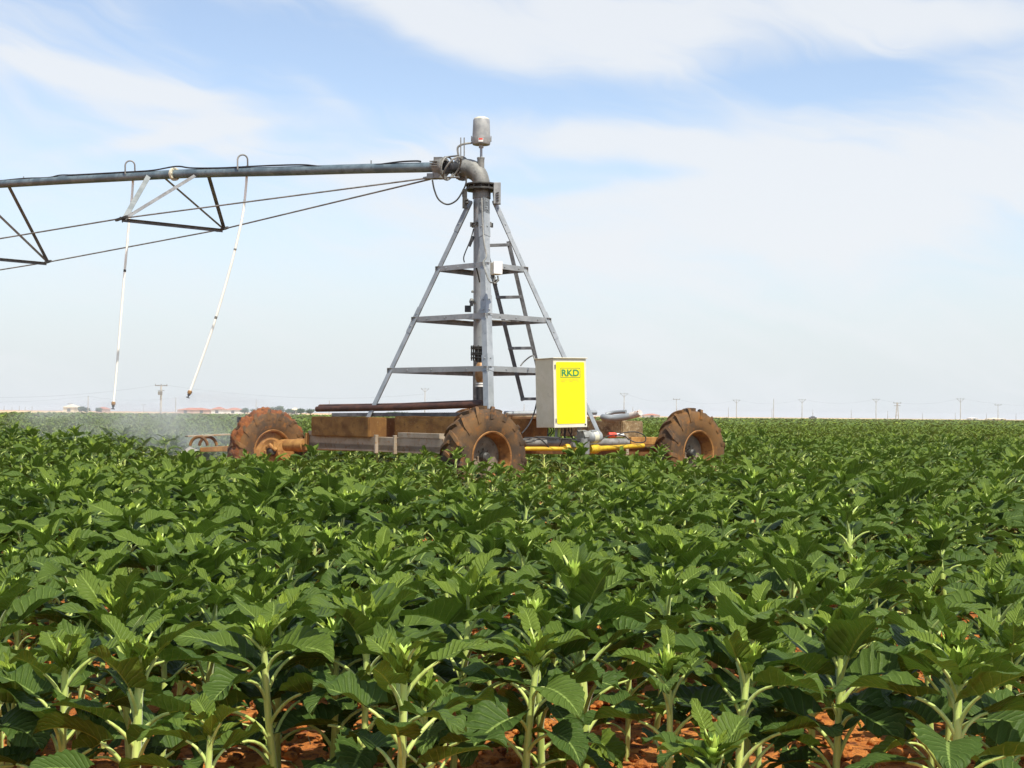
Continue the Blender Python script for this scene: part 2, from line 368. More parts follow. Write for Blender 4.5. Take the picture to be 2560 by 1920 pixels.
class Acc:
    def __init__(s): s.V = []; s.F = []; s.U = []; s.A = []; s.n = 0
    def add(s, V, Fc, U, A):
        s.V.append(V); s.F.append(Fc+s.n); s.U.append(U); s.A.append(np.full(len(V), A)); s.n += len(V)
    def get(s):
        return np.concatenate(s.V), np.concatenate(s.F), np.concatenate(s.U), np.concatenate(s.A)
def gridf(na, nb):
    I, J = np.meshgrid(np.arange(na-1), np.arange(nb-1), indexing='ij'); a = (I*nb+J).ravel()
    return np.stack([a, a+nb, a+nb+1, a+1], -1)
def leaf(acc, base, azm, L, W, el0, droop, fold, wav, roll, ns, nt, young, rnd, lanc=0, curl=0):
    s = np.linspace(0, 1, ns); tt = np.linspace(-1, 1, nt)
    f = (s+.035)**.34*(1-s)**.78; f = f/f.max()
    if lanc: f = (s+.12)**.6*(1-s)**1.0; f /= f.max()
    f = f*W/2
    if ns > 8:
        f = f*(1+.055*np.where(np.arange(ns) % 2 == 0, 1, -1)*(s > .08)*(s < .95))
    ang = el0-droop*(s**1.15)            # elevation of the midrib
    ds_ = L/(ns-1); cx = np.concatenate([[0], np.cumsum(np.cos(ang[:-1])*ds_)]); cz = np.concatenate([[0], np.cumsum(np.sin(ang[:-1])*ds_)])
    S, T = np.meshgrid(s, tt, indexing='ij'); AN = ang[:, None]
    back = .24*(np.abs(T)**1.6)*(1-S)**3*L*(0 if lanc else 1)
    side = f[:, None]*T
    a = fold*(1-.5*S)
    y = side*np.cos(a)
    up = np.abs(side)*np.sin(a)+wav*np.abs(T)**1.5*np.sin(S*rnd.uniform(9, 15)+np.sign(T)*rnd.uniform(.5, 2)+rnd.uniform(0, 6))*(.4+.6*S)
    up = up-curl*(np.abs(T)**2.2)*W*.5
    if nt >= 7: up = up+.0020*np.abs(((S-.26*np.abs(T)**.85)*9.5) % 1-.5)*2*(np.abs(T) > .05)*(np.abs(T) < .95)
    x = cx[:, None]-back*np.cos(AN)-up*np.sin(AN); z = cz[:, None]-back*np.sin(AN)+up*np.cos(AN)
    y2 = y*math.cos(roll); z = z+y*math.sin(roll)
    twist = rnd.uniform(-.25, .25)*S
    xr = x*np.cos(twist)-y2*np.sin(twist); yr = x*np.sin(twist)+y2*np.cos(twist)
    ca, sa = math.cos(azm), math.sin(azm)
    Vv = np.stack([base[0]+xr*ca-yr*sa, base[1]+xr*sa+yr*ca, base[2]+z], -1).reshape(-1, 3)
    U = np.stack([T*.5+.5, S], -1).reshape(-1, 2)
    acc.add(Vv, gridf(ns, nt)[:, ::-1], U, young)
def ntube(acc, pts, rs, n, young=0):
    pts = np.array(pts, float); d = np.gradient(pts, axis=0); d /= np.linalg.norm(d, axis=1)[:, None]+1e-9
    ref = np.array([.3, .5, 1.]) if abs(d[0, 2]) < .7 else np.array([1., .2, 0])
    x = ref-d*(d@ref)[:, None]; x /= np.linalg.norm(x, axis=1)[:, None]; y = np.cross(d, x)
    a = np.arange(n)*2*np.pi/n
    rs = np.array(rs)[:, None, None]
    Vv = pts[:, None]+rs*(x[:, None]*np.cos(a)[None, :, None]+y[:, None]*np.sin(a)[None, :, None])
    m = len(pts); I, J = np.meshgrid(np.arange(m-1), np.arange(n), indexing='ij'); J2 = (J+1) % n
    Fc = np.stack([I*n+J, I*n+J2, (I+1)*n+J2, (I+1)*n+J], -1).reshape(-1, 4)
    acc.add(Vv.reshape(-1, 3), Fc, np.zeros((m*n, 2)), young)
def plant(seed, lod):
    rnd = random.Random(seed); H = .62; gs = rnd.uniform(.84, 1.14); gd = rnd.uniform(.7, 1.25); ge = rnd.uniform(-9, 12)
    st, lf, bd = Acc(), Acc(), Acc()
    lean = (rnd.uniform(-.055, .055), rnd.uniform(-.055, .055)); bow = (rnd.uniform(-.015, .015), rnd.uniform(-.015, .015))
    def sp(z): q = z/H; return (lean[0]*q+bow[0]*math.sin(q*3.14), lean[1]*q+bow[1]*math.sin(q*3.14), z)
    top = H*.93; sn = {0: 9, 1: 7, 2: 4}[lod]
    r0 = rnd.uniform(.0098, .0125)*(1 if lod == 0 else 1.2)
    if lod < 3:
        zs = np.linspace(-.03, top, {0: 14, 1: 6, 2: 3}[lod])
        ntube(st, [sp(z) for z in zs], [r0*(1-.22*(max(z, 0)/top)**2) for z in zs], sn)
    # leaves
    nn = {0: 16, 1: 14, 2: 9}[lod]+(seed % 3-1); a = rnd.uniform(0, 6.28)
    for i in range(nn):
        q = i/(nn-1)
        z = H*(.12+.77*q**.88)+rnd.uniform(-.008, .008)
        if i < 6: a += math.pi if i % 2 else math.pi/2+rnd.uniform(-.3, .3)
        else: a += 2.4+rnd.uniform(-.35, .35)
        size = (.62+.85*q if q < .38 else (1.0-.10*(q-.38) if q < .75 else .95-1.9*(q-.75)))*rnd.uniform(.85, 1.12)
        L = .190*size*gs*(1 if lod == 0 else .94); W = .156*size*gs*(1 if lod == 0 else .9)*rnd.uniform(.85, 1.1)*(1 if q < .8 else .8); pl = (.175*(1-.5*q))*rnd.uniform(.8, 1.25)*(1 if q > .2 else .75)
        e0 = R(50+26*q+rnd.uniform(-10, 10)); e1 = R(12+ge*.8+62*max(0, q-.52)+rnd.uniform(-18, 16)); 
        if q < .25: e1 -= R(26)
        base = np.array(sp(z)); pts = [base.copy()]; k = {0: 6, 1: 3, 2: 2}[lod]
        for j in range(k):
            e = e0+(e1-e0)*((j+.5)/k)**1.3; 
            pts.append(pts[-1]+np.array([math.cos(a)*math.cos(e), math.sin(a)*math.cos(e), math.sin(e)])*pl/k)
        if lod < 2: ntube(st, pts, list(np.linspace(.0060, .0036, k+1)*(.8+.3*size)), {0: 6, 1: 4}[lod])
        elif lod == 2: ntube(st, pts, [.0065, .0055, .0045][:k+1], 3)
        ns, nt = {0: (19, 9), 1: (7, 5), 2: (4, 3)}[lod]
        leaf(lf, pts[-1], a+rnd.uniform(-.25, .25), L, W, e1+R(2), R(rnd.uniform(24, 66)*gd*(1.1-.35*q)), R(rnd.uniform(20, 48)), .015*size*rnd.uniform(.4, 1.5),
             rnd.uniform(-.3, .3), ns, nt, (max(0, (q-.55)*.75) if q > .15 or rnd.random() > .3 else rnd.uniform(.2, .6)), rnd, curl=rnd.uniform(-.05, .12))
    # upper whorl and terminal bud
    nw = {0: 8, 1: 6, 2: 4}[lod]
    for i in range(nw):
        a += 2.4; q = i/nw; base = np.array(sp(top-.045+.035*q)); L = (.135-.05*q)*rnd.uniform(.8, 1.2)*gs
        ns, nt = {0: (11, 7), 1: (5, 3), 2: (3, 3)}[lod]
        leaf(lf, base, a, L, L*.40, R(50+28*q+rnd.uniform(-12, 8)), R(rnd.uniform(5, 45)), R(34), .006, rnd.uniform(-.3, .3), ns, nt, .42+.5*q, rnd, lanc=1)
    nb = {0: 14, 1: 6, 2: 3}[lod]
    for i in range(nb):
        a += 2.4; q = i/nb; base = np.array(sp(top-.005+.012*q)); base[:2] += np.array([math.cos(a), math.sin(a)])*.010
        leaf(bd, base, a, (.055-.012*q)*rnd.uniform(.8, 1.3), .018, R(66+14*q+rnd.uniform(-10, 8)), R(rnd.uniform(-30, 20)), R(25), .001, 0, {0: 6, 1: 3, 2: 3}[lod], 3, .9, rnd, lanc=1)
    if lod == 0:
        zs = np.linspace(top-.012, top+.030, 6); ntube(bd, [sp(z) for z in zs], [r0*.6, .014, .019, .019, .014, .001], 9, 1.)
    return st.get(), lf.get(), bd.get()

NV = 24
hero = []
for i in range(NV):
    s_, l_, b_ = plant(100+i, 0)
    hero.append([npmesh('stem', s_[0], s_[1], [stem_m]), npmesh('foliage', l_[0], l_[1], [leaf_m], uv=l_[2], attr=l_[3]), npmesh('bud', b_[0], b_[1], [bud_m])])
pn = 0
def put_plant(x, y, scale, label, var=None, rot=None):
    global pn
    r_ = thing('sunflower_plant', (x, y, float(terrain(x, y))-.005), label, 'sunflower', 'young sunflower plants of the crop'); pn += 1
    r_.rotation_euler = (random.uniform(-.06, .06), random.uniform(-.06, .06), random.uniform(0, 6.28) if rot is None else rot)
    r_.scale = (scale,)*3
    for nm, me in zip(('stem', 'foliage', 'bud'), hero[random.randrange(NV) if var is None else var]):
        o = bpy.data.objects.new(nm, me); col.objects.link(o); o.parent = r_
    return r_
# prominent plants: (px of the head, py of its top, height in m, label)
HP = [(139, 1560, .62, 'young sunflower nearest the left edge of the picture, pale stem over red soil'),
      (338, 1462, .66, 'tall front-row sunflower with a straight pale stem, second from the left edge'),
      (510, 1765, .50, 'short bright-headed sunflower low in the front, its bud well below its neighbours'),
      (706, 1495, .60, 'front-row sunflower on a pale stem, left of the plant with the big arching leaf'),
      (915, 1500, .64, 'front-row sunflower with a thick pale stem below the middle left wheel'),
      (1128, 1430, .68, 'tall front-row sunflower with a thick stem, left of the picture centre line at the bottom'),
      (1312, 1585, .58, 'shorter sunflower between the two tall thick stems at bottom centre'),
      (1468, 1395, .72, 'tallest front-row sunflower, erect pointed top leaves right of bottom centre'),
      (1655, 1615, .56, 'sunflower with a bright yellow-green open top, right of bottom centre'),
      (1840, 1600, .60, 'front sunflower with a pale stem right of the bright open-topped one'),
      (2076, 1540, .64, 'sunflower with bright bud and two arching petioles at lower right'),
      (1800, 1830, .46, 'nearest sunflower at the bottom edge, bright yellow-green bud just in the picture'),
      (2335, 1470, .64, 'tall sunflower over a patch of red soil near the right edge'),
      (2500, 1560, .60, 'front sunflower nearest the right edge of the picture'),
      (180, 1330, .66, 'second-row sunflower with strong pale stem at the far left'),
      (475, 1285, .70, 'tall second-row sunflower rising left of centre below the rusty left wheel'),
      (730, 1270, .66, 'second-row sunflower with twin raised leaves below the grey chassis beam'),
      (1192, 1205, .76, 'tall thin-stemmed sunflower standing right below the middle wheel'),
      (1325, 1330, .64, 'second-row sunflower with an open yellow-green whorl below the control cabinet'),
      (1700, 1345, .66, 'second-row sunflower below the right wheel with two low arching petioles'),
      (1996, 1360, .66, 'second-row sunflower with drooping broad leaves, right of the one below the right wheel'),
      (2146, 1240, .74, 'tall sunflower above its neighbours in the right of the field'),
      (2390, 1285, .70, 'tall second-row sunflower near the right edge with thick pale stem'),
      (2500, 1160, .78, 'tall sunflower at the right edge rising highest toward the far field'),
      (152, 1170, .76, 'tall thin sunflower rising above the crop at the far left')]
pos = []
for k, (px, py, H_, lb) in enumerate(HP):
    yh = 1036+(px-1280)*.0094
    D = F*(CAMZ-H_)/(py-yh); p = at(px, py, D)
    put_plant(p.x, p.y, H_/.66, lb, var=k % NV, rot=None); pos.append((p.x, p.y))
# cart footprint that stays free of plants (world plan)
def seg_d(x, y, a, b):
    a = np.array(a); b = np.array(b); ab = b-a; tt_ = np.clip(((x-a[0])*ab[0]+(y-a[1])*ab[1])/(ab@ab), 0, 1)
    return np.hypot(x-a[0]-tt_*ab[0], y-a[1]-tt_*ab[1])
WB, WA, WC = at(1234, 1144, 16.5), at(692, 1138, 19.4), at(1753, 1141, 18.8)
WD = Vector((WA.x+WC.x-WB.x, WA.y+WC.y-WB.y, WB.z))
def inside(x, y):
    quad = [(WA.x, WA.y), (WB.x, WB.y), (WC.x, WC.y), (WD.x, WD.y)]; r_ = np.ones_like(x, bool)
    for i in range(4):
        x0, y0 = quad[i]; x1, y1 = quad[(i+1) % 4]; r_ &= ((x1-x0)*(y-y0)-(y1-y0)*(x-x0)) > 0
    for i in range(4): r_ |= seg_d(x, y, quad[i], quad[(i+1) % 4]) < .42
    r_ |= seg_d(x, y, (WA.x-1.6, WA.y-.1), (WA.x, WA.y)) < .3
    return r_
rs = np.random.RandomState(5)
def rows(D0, D1, row, step, jit, margin=1.12, side=1.2):
    th = R(24); u_ = np.array([math.sin(th), math.cos(th)]); v_ = np.array([math.cos(th), -math.sin(th)])
    Rm = D1*1.15
    A, B = np.meshgrid(np.arange(-Rm, Rm, row), np.arange(-Rm*.2, Rm, step), indexing='ij')
    A = A+rs.uniform(-jit, jit, A.shape)*.5; B = B+rs.uniform(-jit, jit, B.shape)+rs.uniform(0, step, (A.shape[0], 1))
    x = A*v_[0]+B*u_[0]; y = A*v_[1]+B*u_[1]; x = x.ravel(); y = y.ravel()
    k = (y > D0) & (y < D1) & (np.abs(x) < .366*margin*y+side)
    x, y = x[k], y[k]; k = y < edge(x/y); x, y = x[k], y[k]
    k = ~inside(x, y) & (rs.uniform(0, 1, len(x)) > .06); return x[k], y[k]
def sfac(X0, Y0):      # shorter plants in the bay in front of the cart
    X0 = np.asarray(X0, float); Y0 = np.asarray(Y0, float)
    return (1+.05*np.sin(X0*.9+Y0*.35+1)+.05*np.sin(Y0*.8-X0*.4))-.01*np.exp(-((Y0-14.5)/3.6)**4)*(1/(1+np.exp(-(X0+1.9)/.4)))*np.exp(-(X0/6)**4)-.07*np.exp(-((Y0-16.5)/3.2)**4)*np.exp(-((X0+3.2)/1.5)**4)
x, y = rows(2.0, 32, .56, .25, .08, side=4.0)
dist = np.full(len(x), 9.)
for hx, hy in pos: dist = np.minimum(dist, np.hypot(x-hx, y-hy))
# keep the space right in front of the lens free
k = (dist > .19) & (y > 3.15); x, y = x[k], y[k]
D_ = np.hypot(x, y); vis = np.abs(x) < .366*y+.25
order = np.argsort(np.where(vis, D_, D_+100)); nI = 300-pn
ind = set(order[:nI].tolist())
for i in order[:nI]:
    put_plant(float(x[i]), float(y[i]), float(min(np.clip(rs.normal(.93, .12), .62, 1.25), .74+.05*y[i])*sfac(x[i], y[i])), 'young green sunflower with broad toothed leaves, one of many alike in the near crop')
rest = np.array([i for i in range(len(x)) if i not in ind]); xr, yr = x[rest], y[rest]

def field(xs, ys, lod, nvar, seed, smean=.94, sdev=.11):
    Vs, Fs, Us, As, Ms = [], [], [], [], []; off = 0; r2 = np.random.RandomState(seed)
    which = r2.randint(0, nvar, len(xs))
    for vI in range(nvar):
        st_, lf_, bd_ = plant(500+vI+40*lod, lod)
        PV = np.concatenate([st_[0], lf_[0], bd_[0]]); nf1 = len(st_[0]); nf2 = nf1+len(lf_[0])
        PF = np.concatenate([st_[1], lf_[1]+nf1, bd_[1]+nf2]); PU = np.concatenate([st_[2], lf_[2], bd_[2]]); PA = np.concatenate([st_[3], lf_[3], bd_[3]])
        PM = np.concatenate([np.ones(len(st_[1])), np.zeros(len(lf_[1])), np.zeros(len(bd_[1]))])
        sel = which == vI; n = sel.sum()
        if not n: continue
        a = r2.uniform(0, 6.28, n); X0 = xs[sel]; Y0 = ys[sel]; Z0 = terrain(X0, Y0); s = np.clip(r2.normal(smean, sdev, n), .7, 1.25)*sfac(X0, Y0)
        tx = r2.uniform(-.07, .07, n); ty = r2.uniform(-.07, .07, n)
        Vx = PV[None, :, 0]*np.cos(a)[:, None]-PV[None, :, 1]*np.sin(a)[:, None]+tx[:, None]*PV[None, :, 2]
        Vy = PV[None, :, 0]*np.sin(a)[:, None]+PV[None, :, 1]*np.cos(a)[:, None]+ty[:, None]*PV[None, :, 2]
        Vz = np.repeat(PV[None, :, 2], n, 0)
        W_ = np.stack([Vx*s[:, None]+X0[:, None], Vy*s[:, None]+Y0[:, None], Vz*s[:, None]+Z0[:, None]], -1).reshape(-1, 3)
        m = len(PV); Fq = (PF[None]+(np.arange(n)*m)[:, None, None]).reshape(-1, 4)+off
        Vs.append(W_); Fs.append(Fq); Us.append(np.tile(PU, (n, 1))); As.append(np.tile(PA, n)); Ms.append(np.tile(PM, n)); off += m*n
    return [np.concatenate(q) for q in (Vs, Fs, Us, As, Ms)]
def tufts(xs, ys, seed, h=.62, spread=.30, nq=9, ls=.2):
    # far plants: a handful of leaf-sized faces each
    r2 = np.random.RandomState(seed); n = len(xs)
    if np.isscalar(ls): ls = np.full(n, ls)
    cx = xs[:, None]+r2.normal(0, 1, (n, nq))*spread*.5; cy = ys[:, None]+r2.normal(0, 1, (n, nq))*spread*.5
    cz = terrain(xs, ys)[:, None]+h*(1-np.abs(r2.normal(0, .28, (n, nq))))+r2.normal(0, .05, (n, 1))
    a = r2.uniform(0, 6.28, (n, nq)); e = r2.uniform(-.7, .45, (n, nq)); L = ls[:, None]*r2.uniform(.6, 1.2, (n, nq)); W_ = L*.75
    dx, dy, dz = np.cos(a)*np.cos(e), np.sin(a)*np.cos(e), np.sin(e)
    sx, sy = -np.sin(a), np.cos(a); tl = r2.uniform(-.4, .4, (n, nq))
    def pt(u_, v_): return np.stack([cx+dx*L*u_+sx*W_*v_, cy+dy*L*u_+sy*W_*v_, cz+dz*L*u_+tl*W_*v_], -1)
    P4 = np.stack([pt(0, 0), pt(.4, -.5), pt(1, 0), pt(.4, .5)], 2).reshape(-1, 3)
    Fq = np.arange(n*nq*4).reshape(-1, 4)
    U = np.tile(np.array([[.5, 0], [0, .4], [.5, 1], [1, .4]]), (n*nq, 1)); A = np.repeat((r2.uniform(0, 1, n*nq) < .12)*.7, 4)
    return [P4, Fq, U, A, np.zeros(n*nq)]
packs = [field(xr, yr, 1, 8, 1)]
x2, y2 = rows(32, 80, .55, .34, .12); packs.append(field(x2, y2, 2, 7, 2))
x3, y3 = rows(80, 190, .95, .75, .4); packs.append(tufts(x3, y3, 3, nq=9, ls=.34, spread=.9))
x4, y4 = rows(190, 520, 2.0, 1.6, .9); packs.append(tufts(x4, y4, 4, nq=9, ls=.62, spread=2.0))
off = 0
for p in packs: p[1] = p[1]+off; off += len(p[0])
PP = [np.concatenate([p[i] for p in packs]) for i in range(5)]
print('crop mesh', len(PP[0]), len(PP[1]), 'plants near', len(xr), 'mid', len(x2), 'far', len(x3), len(x4), 'individual', pn)
fo = bpy.data.objects.new('sunflower_crop', npmesh('sunflower_crop', PP[0], PP[1], [leaf_m, stem_m], mi=PP[4], uv=PP[2], attr=PP[3])); col.objects.link(fo)
tag(fo, 'dense green sunflower crop stretching behind the machine to the pale horizon strip', 'sunflower crop', kind='stuff')

# clods and straw on the near soil
mbq = MB(); ico = bmesh.new(); bmesh.ops.create_icosphere(ico, subdivisions=2, radius=1)
iv = [v_.co.copy() for v_ in ico.verts]; iff = [tuple(v_.index for v_ in f.verts) for f in ico.faces]; ico.free()
ncl = 6500; IV = np.array([tuple(v_) for v_ in iv]); IFc = np.array(iff)
CV, CF = [], []; 
for i in range(ncl):
    yy = 3.4+8*random.random()**1.3; xx = random.uniform(-.42, .42)*yy
    s_ = random.choice((.005, .007, .009, .011, .013, .015, .018, .022))*random.uniform(.7, 1.3)
    o_ = Vector((random.uniform(0, 99), i, 0)); q = IV*(1+.35*np.array([noise.noise(v_*1.3+o_) for v_ in iv]))[:, None]
    q = q*np.array([s_*random.uniform(.8, 1.3), s_*random.uniform(.8, 1.3), s_*.7])+np.array([xx, yy, float(terrain(xx, yy))+s_*.3+.003])
    CF.append(IFc+len(CV)*len(IV)); CV.append(q)
me = bpy.data.meshes.new('soil_clods'); me.from_pydata(np.concatenate(CV).tolist(), [], np.concatenate(CF).tolist()); me.materials.append(soil_m)
o = bpy.data.objects.new('soil_clods', me); col.objects.link(o); tag(o, 'lumps of dry red clay scattered between the plant stems', 'soil clods', kind='stuff')
straw_m = mat('dry_straw', two, a=(.5, .38, .2), c=(.62, .5, .3), scale=9, rough=.8, bmp=0)
ms = MB()
for i in range(420):
    yy = 3.5+6*random.random(); xx = random.uniform(-.4, .4)*yy; a = random.uniform(0, 3.14); L = random.uniform(.02, .07); z = float(terrain(xx, yy))+.03
    d = Vector((math.cos(a), math.sin(a), random.uniform(-.2, .2)))*L; ms.tube([Vector((xx, yy, z)), Vector((xx, yy, z))+d], .0018, 4)
o = ms.build('straw_litter', straw_m); tag(o, 'scattered dry straw bits lying on the red soil', 'straw', kind='stuff')

# ------------------------------------------------------------------ wheeled cart
TH = R(42)
nW = Vector((math.sin(TH), -math.cos(TH), 0)); tW = Vector((math.cos(TH), math.sin(TH), 0)); UP = Vector((0, 0, 1))
uA = -nW
def span_to(p0, d, px):             # length along d from p0 that lands on picture column px
    lo, hi = 0, 12
    s0 = 1 if proj(p0+d*.1)[0] > proj(p0)[0] else -1
    for _ in range(40):
        m_ = (lo+hi)/2
        if (proj(p0+d*m_)[0]-px)*s0 < 0: lo = m_
        else: hi = m_
    return lo
cart = thing('wheeled_cart', (WB.x*.5+WD.x*.5, WB.y*.5+WD.y*.5, .06), 'muddy four-wheeled steel cart that carries the irrigation tower through the crop', 'cart')
RT, RR, WT = .585, .30, .33
def wheel(c, tm, mud, seed, gear=False, ang=0, normal=nW, lab=None):
    # c: centre of the outer rim plane; the tyre lies behind it along -normal
    wr = bpy.data.objects.new('wheel', None); col.objects.link(wr); wr.parent = cart; wr.location = Vector(c)-cart.location
    if lab: wr['label'] = lab
    n = normal; up = UP; fx = n.cross(up).normalized()*-1
    hw = WT/2; cc = Vector(c)-n*hw*.9
    prof = [(RR, hw*.86), (RR+.035, hw*.93), (RR+.09, hw*1.0), (RR+.16, hw*.97), (RT-.075, hw*.93), (RT-.038, hw*.8), (RT-.02, hw*.45), (RT-.013, 0)]
    prof = prof+[(r_, -h) for r_, h in prof[-2::-1]]
    rr_ = random.Random(seed)
    m = MB(); m.lathe(prof, cc, n, 72)
    # rubber lugs
    NL = 15
    def lugpt(a, wv, dr):
        rad = np.interp(abs(wv), [0, hw*.45, hw*.8, hw*.95, hw*1.0], [RT-.013, RT-.02, RT-.038, RT-.07, RT-.12])+dr
        return cc+(fx*math.cos(a)+up*math.sin(a))*rad+n*wv
    for k_ in range(NL):
        for sgn in (1, -1):
            a0 = 2*math.pi*(k_+(.5 if sgn < 0 else 0))/NL+ang
            ws = [-.02, hw*.3, hw*.62, hw*.9, hw*1.02]; sl = [0, .06, .13, .215, .27]; hh = [.040, .042, .040, .034, .006]
            ring = []
            for wv, s_, h_ in zip(ws, sl, hh):
                t0 = .046+.016*(wv/hw)
                ring.append([lugpt(a0+s_-t0, sgn*wv, -.01), lugpt(a0+s_-t0*.72, sgn*wv, h_), lugpt(a0+s_+t0*.72, sgn*wv, h_), lugpt(a0+s_+t0, sgn*wv, -.01)])
            vs_ = [p for r_ in ring for p in r_]; fs = []
            for i in range(len(ws)-1):
                for j in range(3): fs.append((i*4+j, i*4+j+1, i*4+j+5, i*4+j+4))
            fs += [(0, 1, 2, 3), tuple(len(vs_)-4+j for j in (3, 2, 1, 0))]
            m.add(vs_, fs)
    m.build('tyre', tm, wr, smooth=35)
    # caked mud between the lugs
    m = MB(); nu, nv_ = 150, 15; b = 0; vs_ = []
    for i in range(nu):
        a = 2*math.pi*i/nu
        for j in range(nv_):
            wv = hw*.93*(2*j/(nv_-1)-1); edgef = 1-abs(2*j/(nv_-1)-1)**4
            q = Vector((math.cos(a)*5, math.sin(a)*5, wv*9+seed*7)); h_ = noise.noise(q*1.1)*.9+.35*noise.noise(q*4.3)+.45*noise.noise(q*9)
            dr = -.016+mud*(.028+.03*h_)*edgef-.05*(1-edgef)**2
            vs_.append(lugpt(a, wv, dr))
    fs = [(i*nv_+j, ((i+1) % nu)*nv_+j, ((i+1) % nu)*nv_+j+1, i*nv_+j+1) for i in range(nu) for j in range(nv_-1)]
    m.add(vs_, fs); m.build('caked_mud', mud_m, wr, smooth=80)
    # rim: flange, barrel and dished disc
    m = MB(); d0 = Vector(c)
    m.lathe([(RR+.004, -.03), (RR+.014, -.004), (RR+.006, .006), (RR-.012, -.002), (RR-.022, -.03), (RR-.03, -.10), (RR-.05, -.13), (RR-.05, -.22)], d0, n, 64)
    m.build('rim', rim_m, wr)
    m = MB(); dep = -.055 if gear else -.15
    m.lathe([(RR-(.026 if gear else .05), dep-.02), (RR-.07, dep-.012), (.17, dep+.0), (.12, dep-.02), (.001, dep-.02)], d0, n, 48)
    for k_ in range(8):
        a = k_*math.pi/4; m.lathe([(.013, 0), (.013, .02), (.001, .022)], d0+n*(dep-.015)+(fx*math.cos(a)+up*math.sin(a))*.095, n, 6)
    m.build('rim_disc', ochre if gear else rim_in, wr)
    m = MB(); m.lathe([(.065, dep-.01), (.06, dep+.05), (.04, dep+.07), (.001, dep+.07)], d0, n, 20); m.build('hub', darksteel, wr)
    if gear:
        m = MB(); m.lathe([(.001, .055), (.145, .05), (.155, .03), (.15, -.05)], d0+fx*.19+up*.02-n*.0, n, 30)
        m.tube([d0+n*-.02+up*.1-fx*.06, d0+n*.03+up*.02+fx*.03], .03, 10)
        m.cbox(d0+fx*.02+up*.09+n*.0, fx*.07, up*.1, n*.08)
        m.build('wheel_gearbox', ochre, wr)
    return wr
def wheel_c(px, topy, D): 
    p = at(px, topy, D); return Vector((p.x, p.y, p.z-RT-.012))
cB = wheel_c(1232, 1017, 16.5); cA = wheel_c(684, 1024, 20.0); cC = wheel_c(1748, 1022, 18.7)
wheel(cB, tyre_b, .35, 1, ang=.1, lab='middle wheel nearest the viewer, grey-brown rubber with mud on the tread')
wheel(cA, tyre_m, 1.9, 2, gear=True, ang=.25, lab='left wheel thickly caked with orange mud, gearbox in its rim')
wheel(cC, tyre_m, .12, 3, ang=0, lab='right wheel, brown tyre with bare lugs')
wheel(Vector((WD.x, WD.y, cC.z)), tyre_m, .8, 4, lab='far rear wheel hidden behind the ballast')

def beam_pts(a, b): return at(*a), at(*b)
# side beam between left and middle wheel
P0 = at(1108, 1116, 17.25); L_ = span_to(P0, uA, 768)
m = MB(); zt = P0.z
m.angle(P0+UP*.09, P0+UP*.09+uA*L_, .17, .012, -UP, tW); m.angle(P0-UP*.10, P0-UP*.10+uA*L_, .09, .012, UP, tW)
m.cbox(P0+uA*L_/2+UP*-.02+tW*.03, uA*L_, UP*.13, tW*.02)
side = m.build('side_beam', beam_m, cart, smooth=0, bevel=.003)
for (x0, x1, y0, y1) in ((912, 772, 1084, 1095), (1100, 996, 1086, 1098)):
    Pa = P0+uA*span_to(P0, uA, x0) if x0 < 1105 else P0
    Lb = span_to(Pa, uA, x1); hh = (y1-y0)/190
    MB().obox(Vector((Pa.x, Pa.y, P0.z+.093))-tW*.012, uA*Lb, tW*.10, UP*hh).build('lip_plate', beam_m, cart, smooth=0, bevel=.003)
for px in (945, 992, 772):
    Pa = P0+uA*span_to(P0, uA, px)
    MB().cbox(Pa-tW*.03, uA*.035, tW*.05, UP*.24).build('bracket', beam_m if px != 772 else ochre, cart, smooth=0, bevel=.004)
# lower longitudinal cross members and axle housings
m = MB(); m.tube([at(716, 1113, 19.75), at(748, 1113, 19.6)], .085, 24); m.tube([at(745, 1113, 19.62), at(762, 1113, 19.55)], .092, 24)
m.build('gear_housing', ochre, cart)
def girder(name, p, q, wd, hg, mt): return MB().bar(p, q, wd, hg).build(name, mt, cart, smooth=0, bevel=.004)
zc = .70
def gp(v_, z): return Vector((v_.x, v_.y, z))
girder('axle_beam', gp(cB, zc-.03)-nW*.33, gp(WD, zc-.03), .12, .14, muddy)
girder('axle_beam', gp(cA, zc-.03)-nW*.36+tW*.1, gp(cC, zc-.03)-nW*.4-tW*.2, .12, .14, muddy)
girder('rear_beam', gp(WD, zc)-nW*.3, gp(cC, zc)-nW*.45, .1, .16, muddy)
girder('rear_beam', gp(cA, zc)-nW*.4, gp(WD, zc)-nW*.2, .1, .16, muddy)
# round grey tube between middle and right wheel with its ochre end
a0, a1, a2 = at(1300, 1107, 17.05), at(1568, 1106, 18.2), at(1660, 1102, 18.75)
MB().tube([a0, a1], .052, 20).build('cross_tube', galv_dirty, cart)
MB().bar(at(1572, 1102, 18.25), a2, .09, .10).build('end_beam', ochre, cart, smooth=0, bevel=.005)
MB().bar(at(1566, 1085, 18.2), at(1568, 1137, 18.2), .05, .02, up=nW).build('bracket', beam_m, cart, smooth=0, bevel=.003)
MB().tube([at(1380, 1118, 17.6), at(1655, 1124, 18.9)], .035, 12).build('lower_rod', muddy, cart)
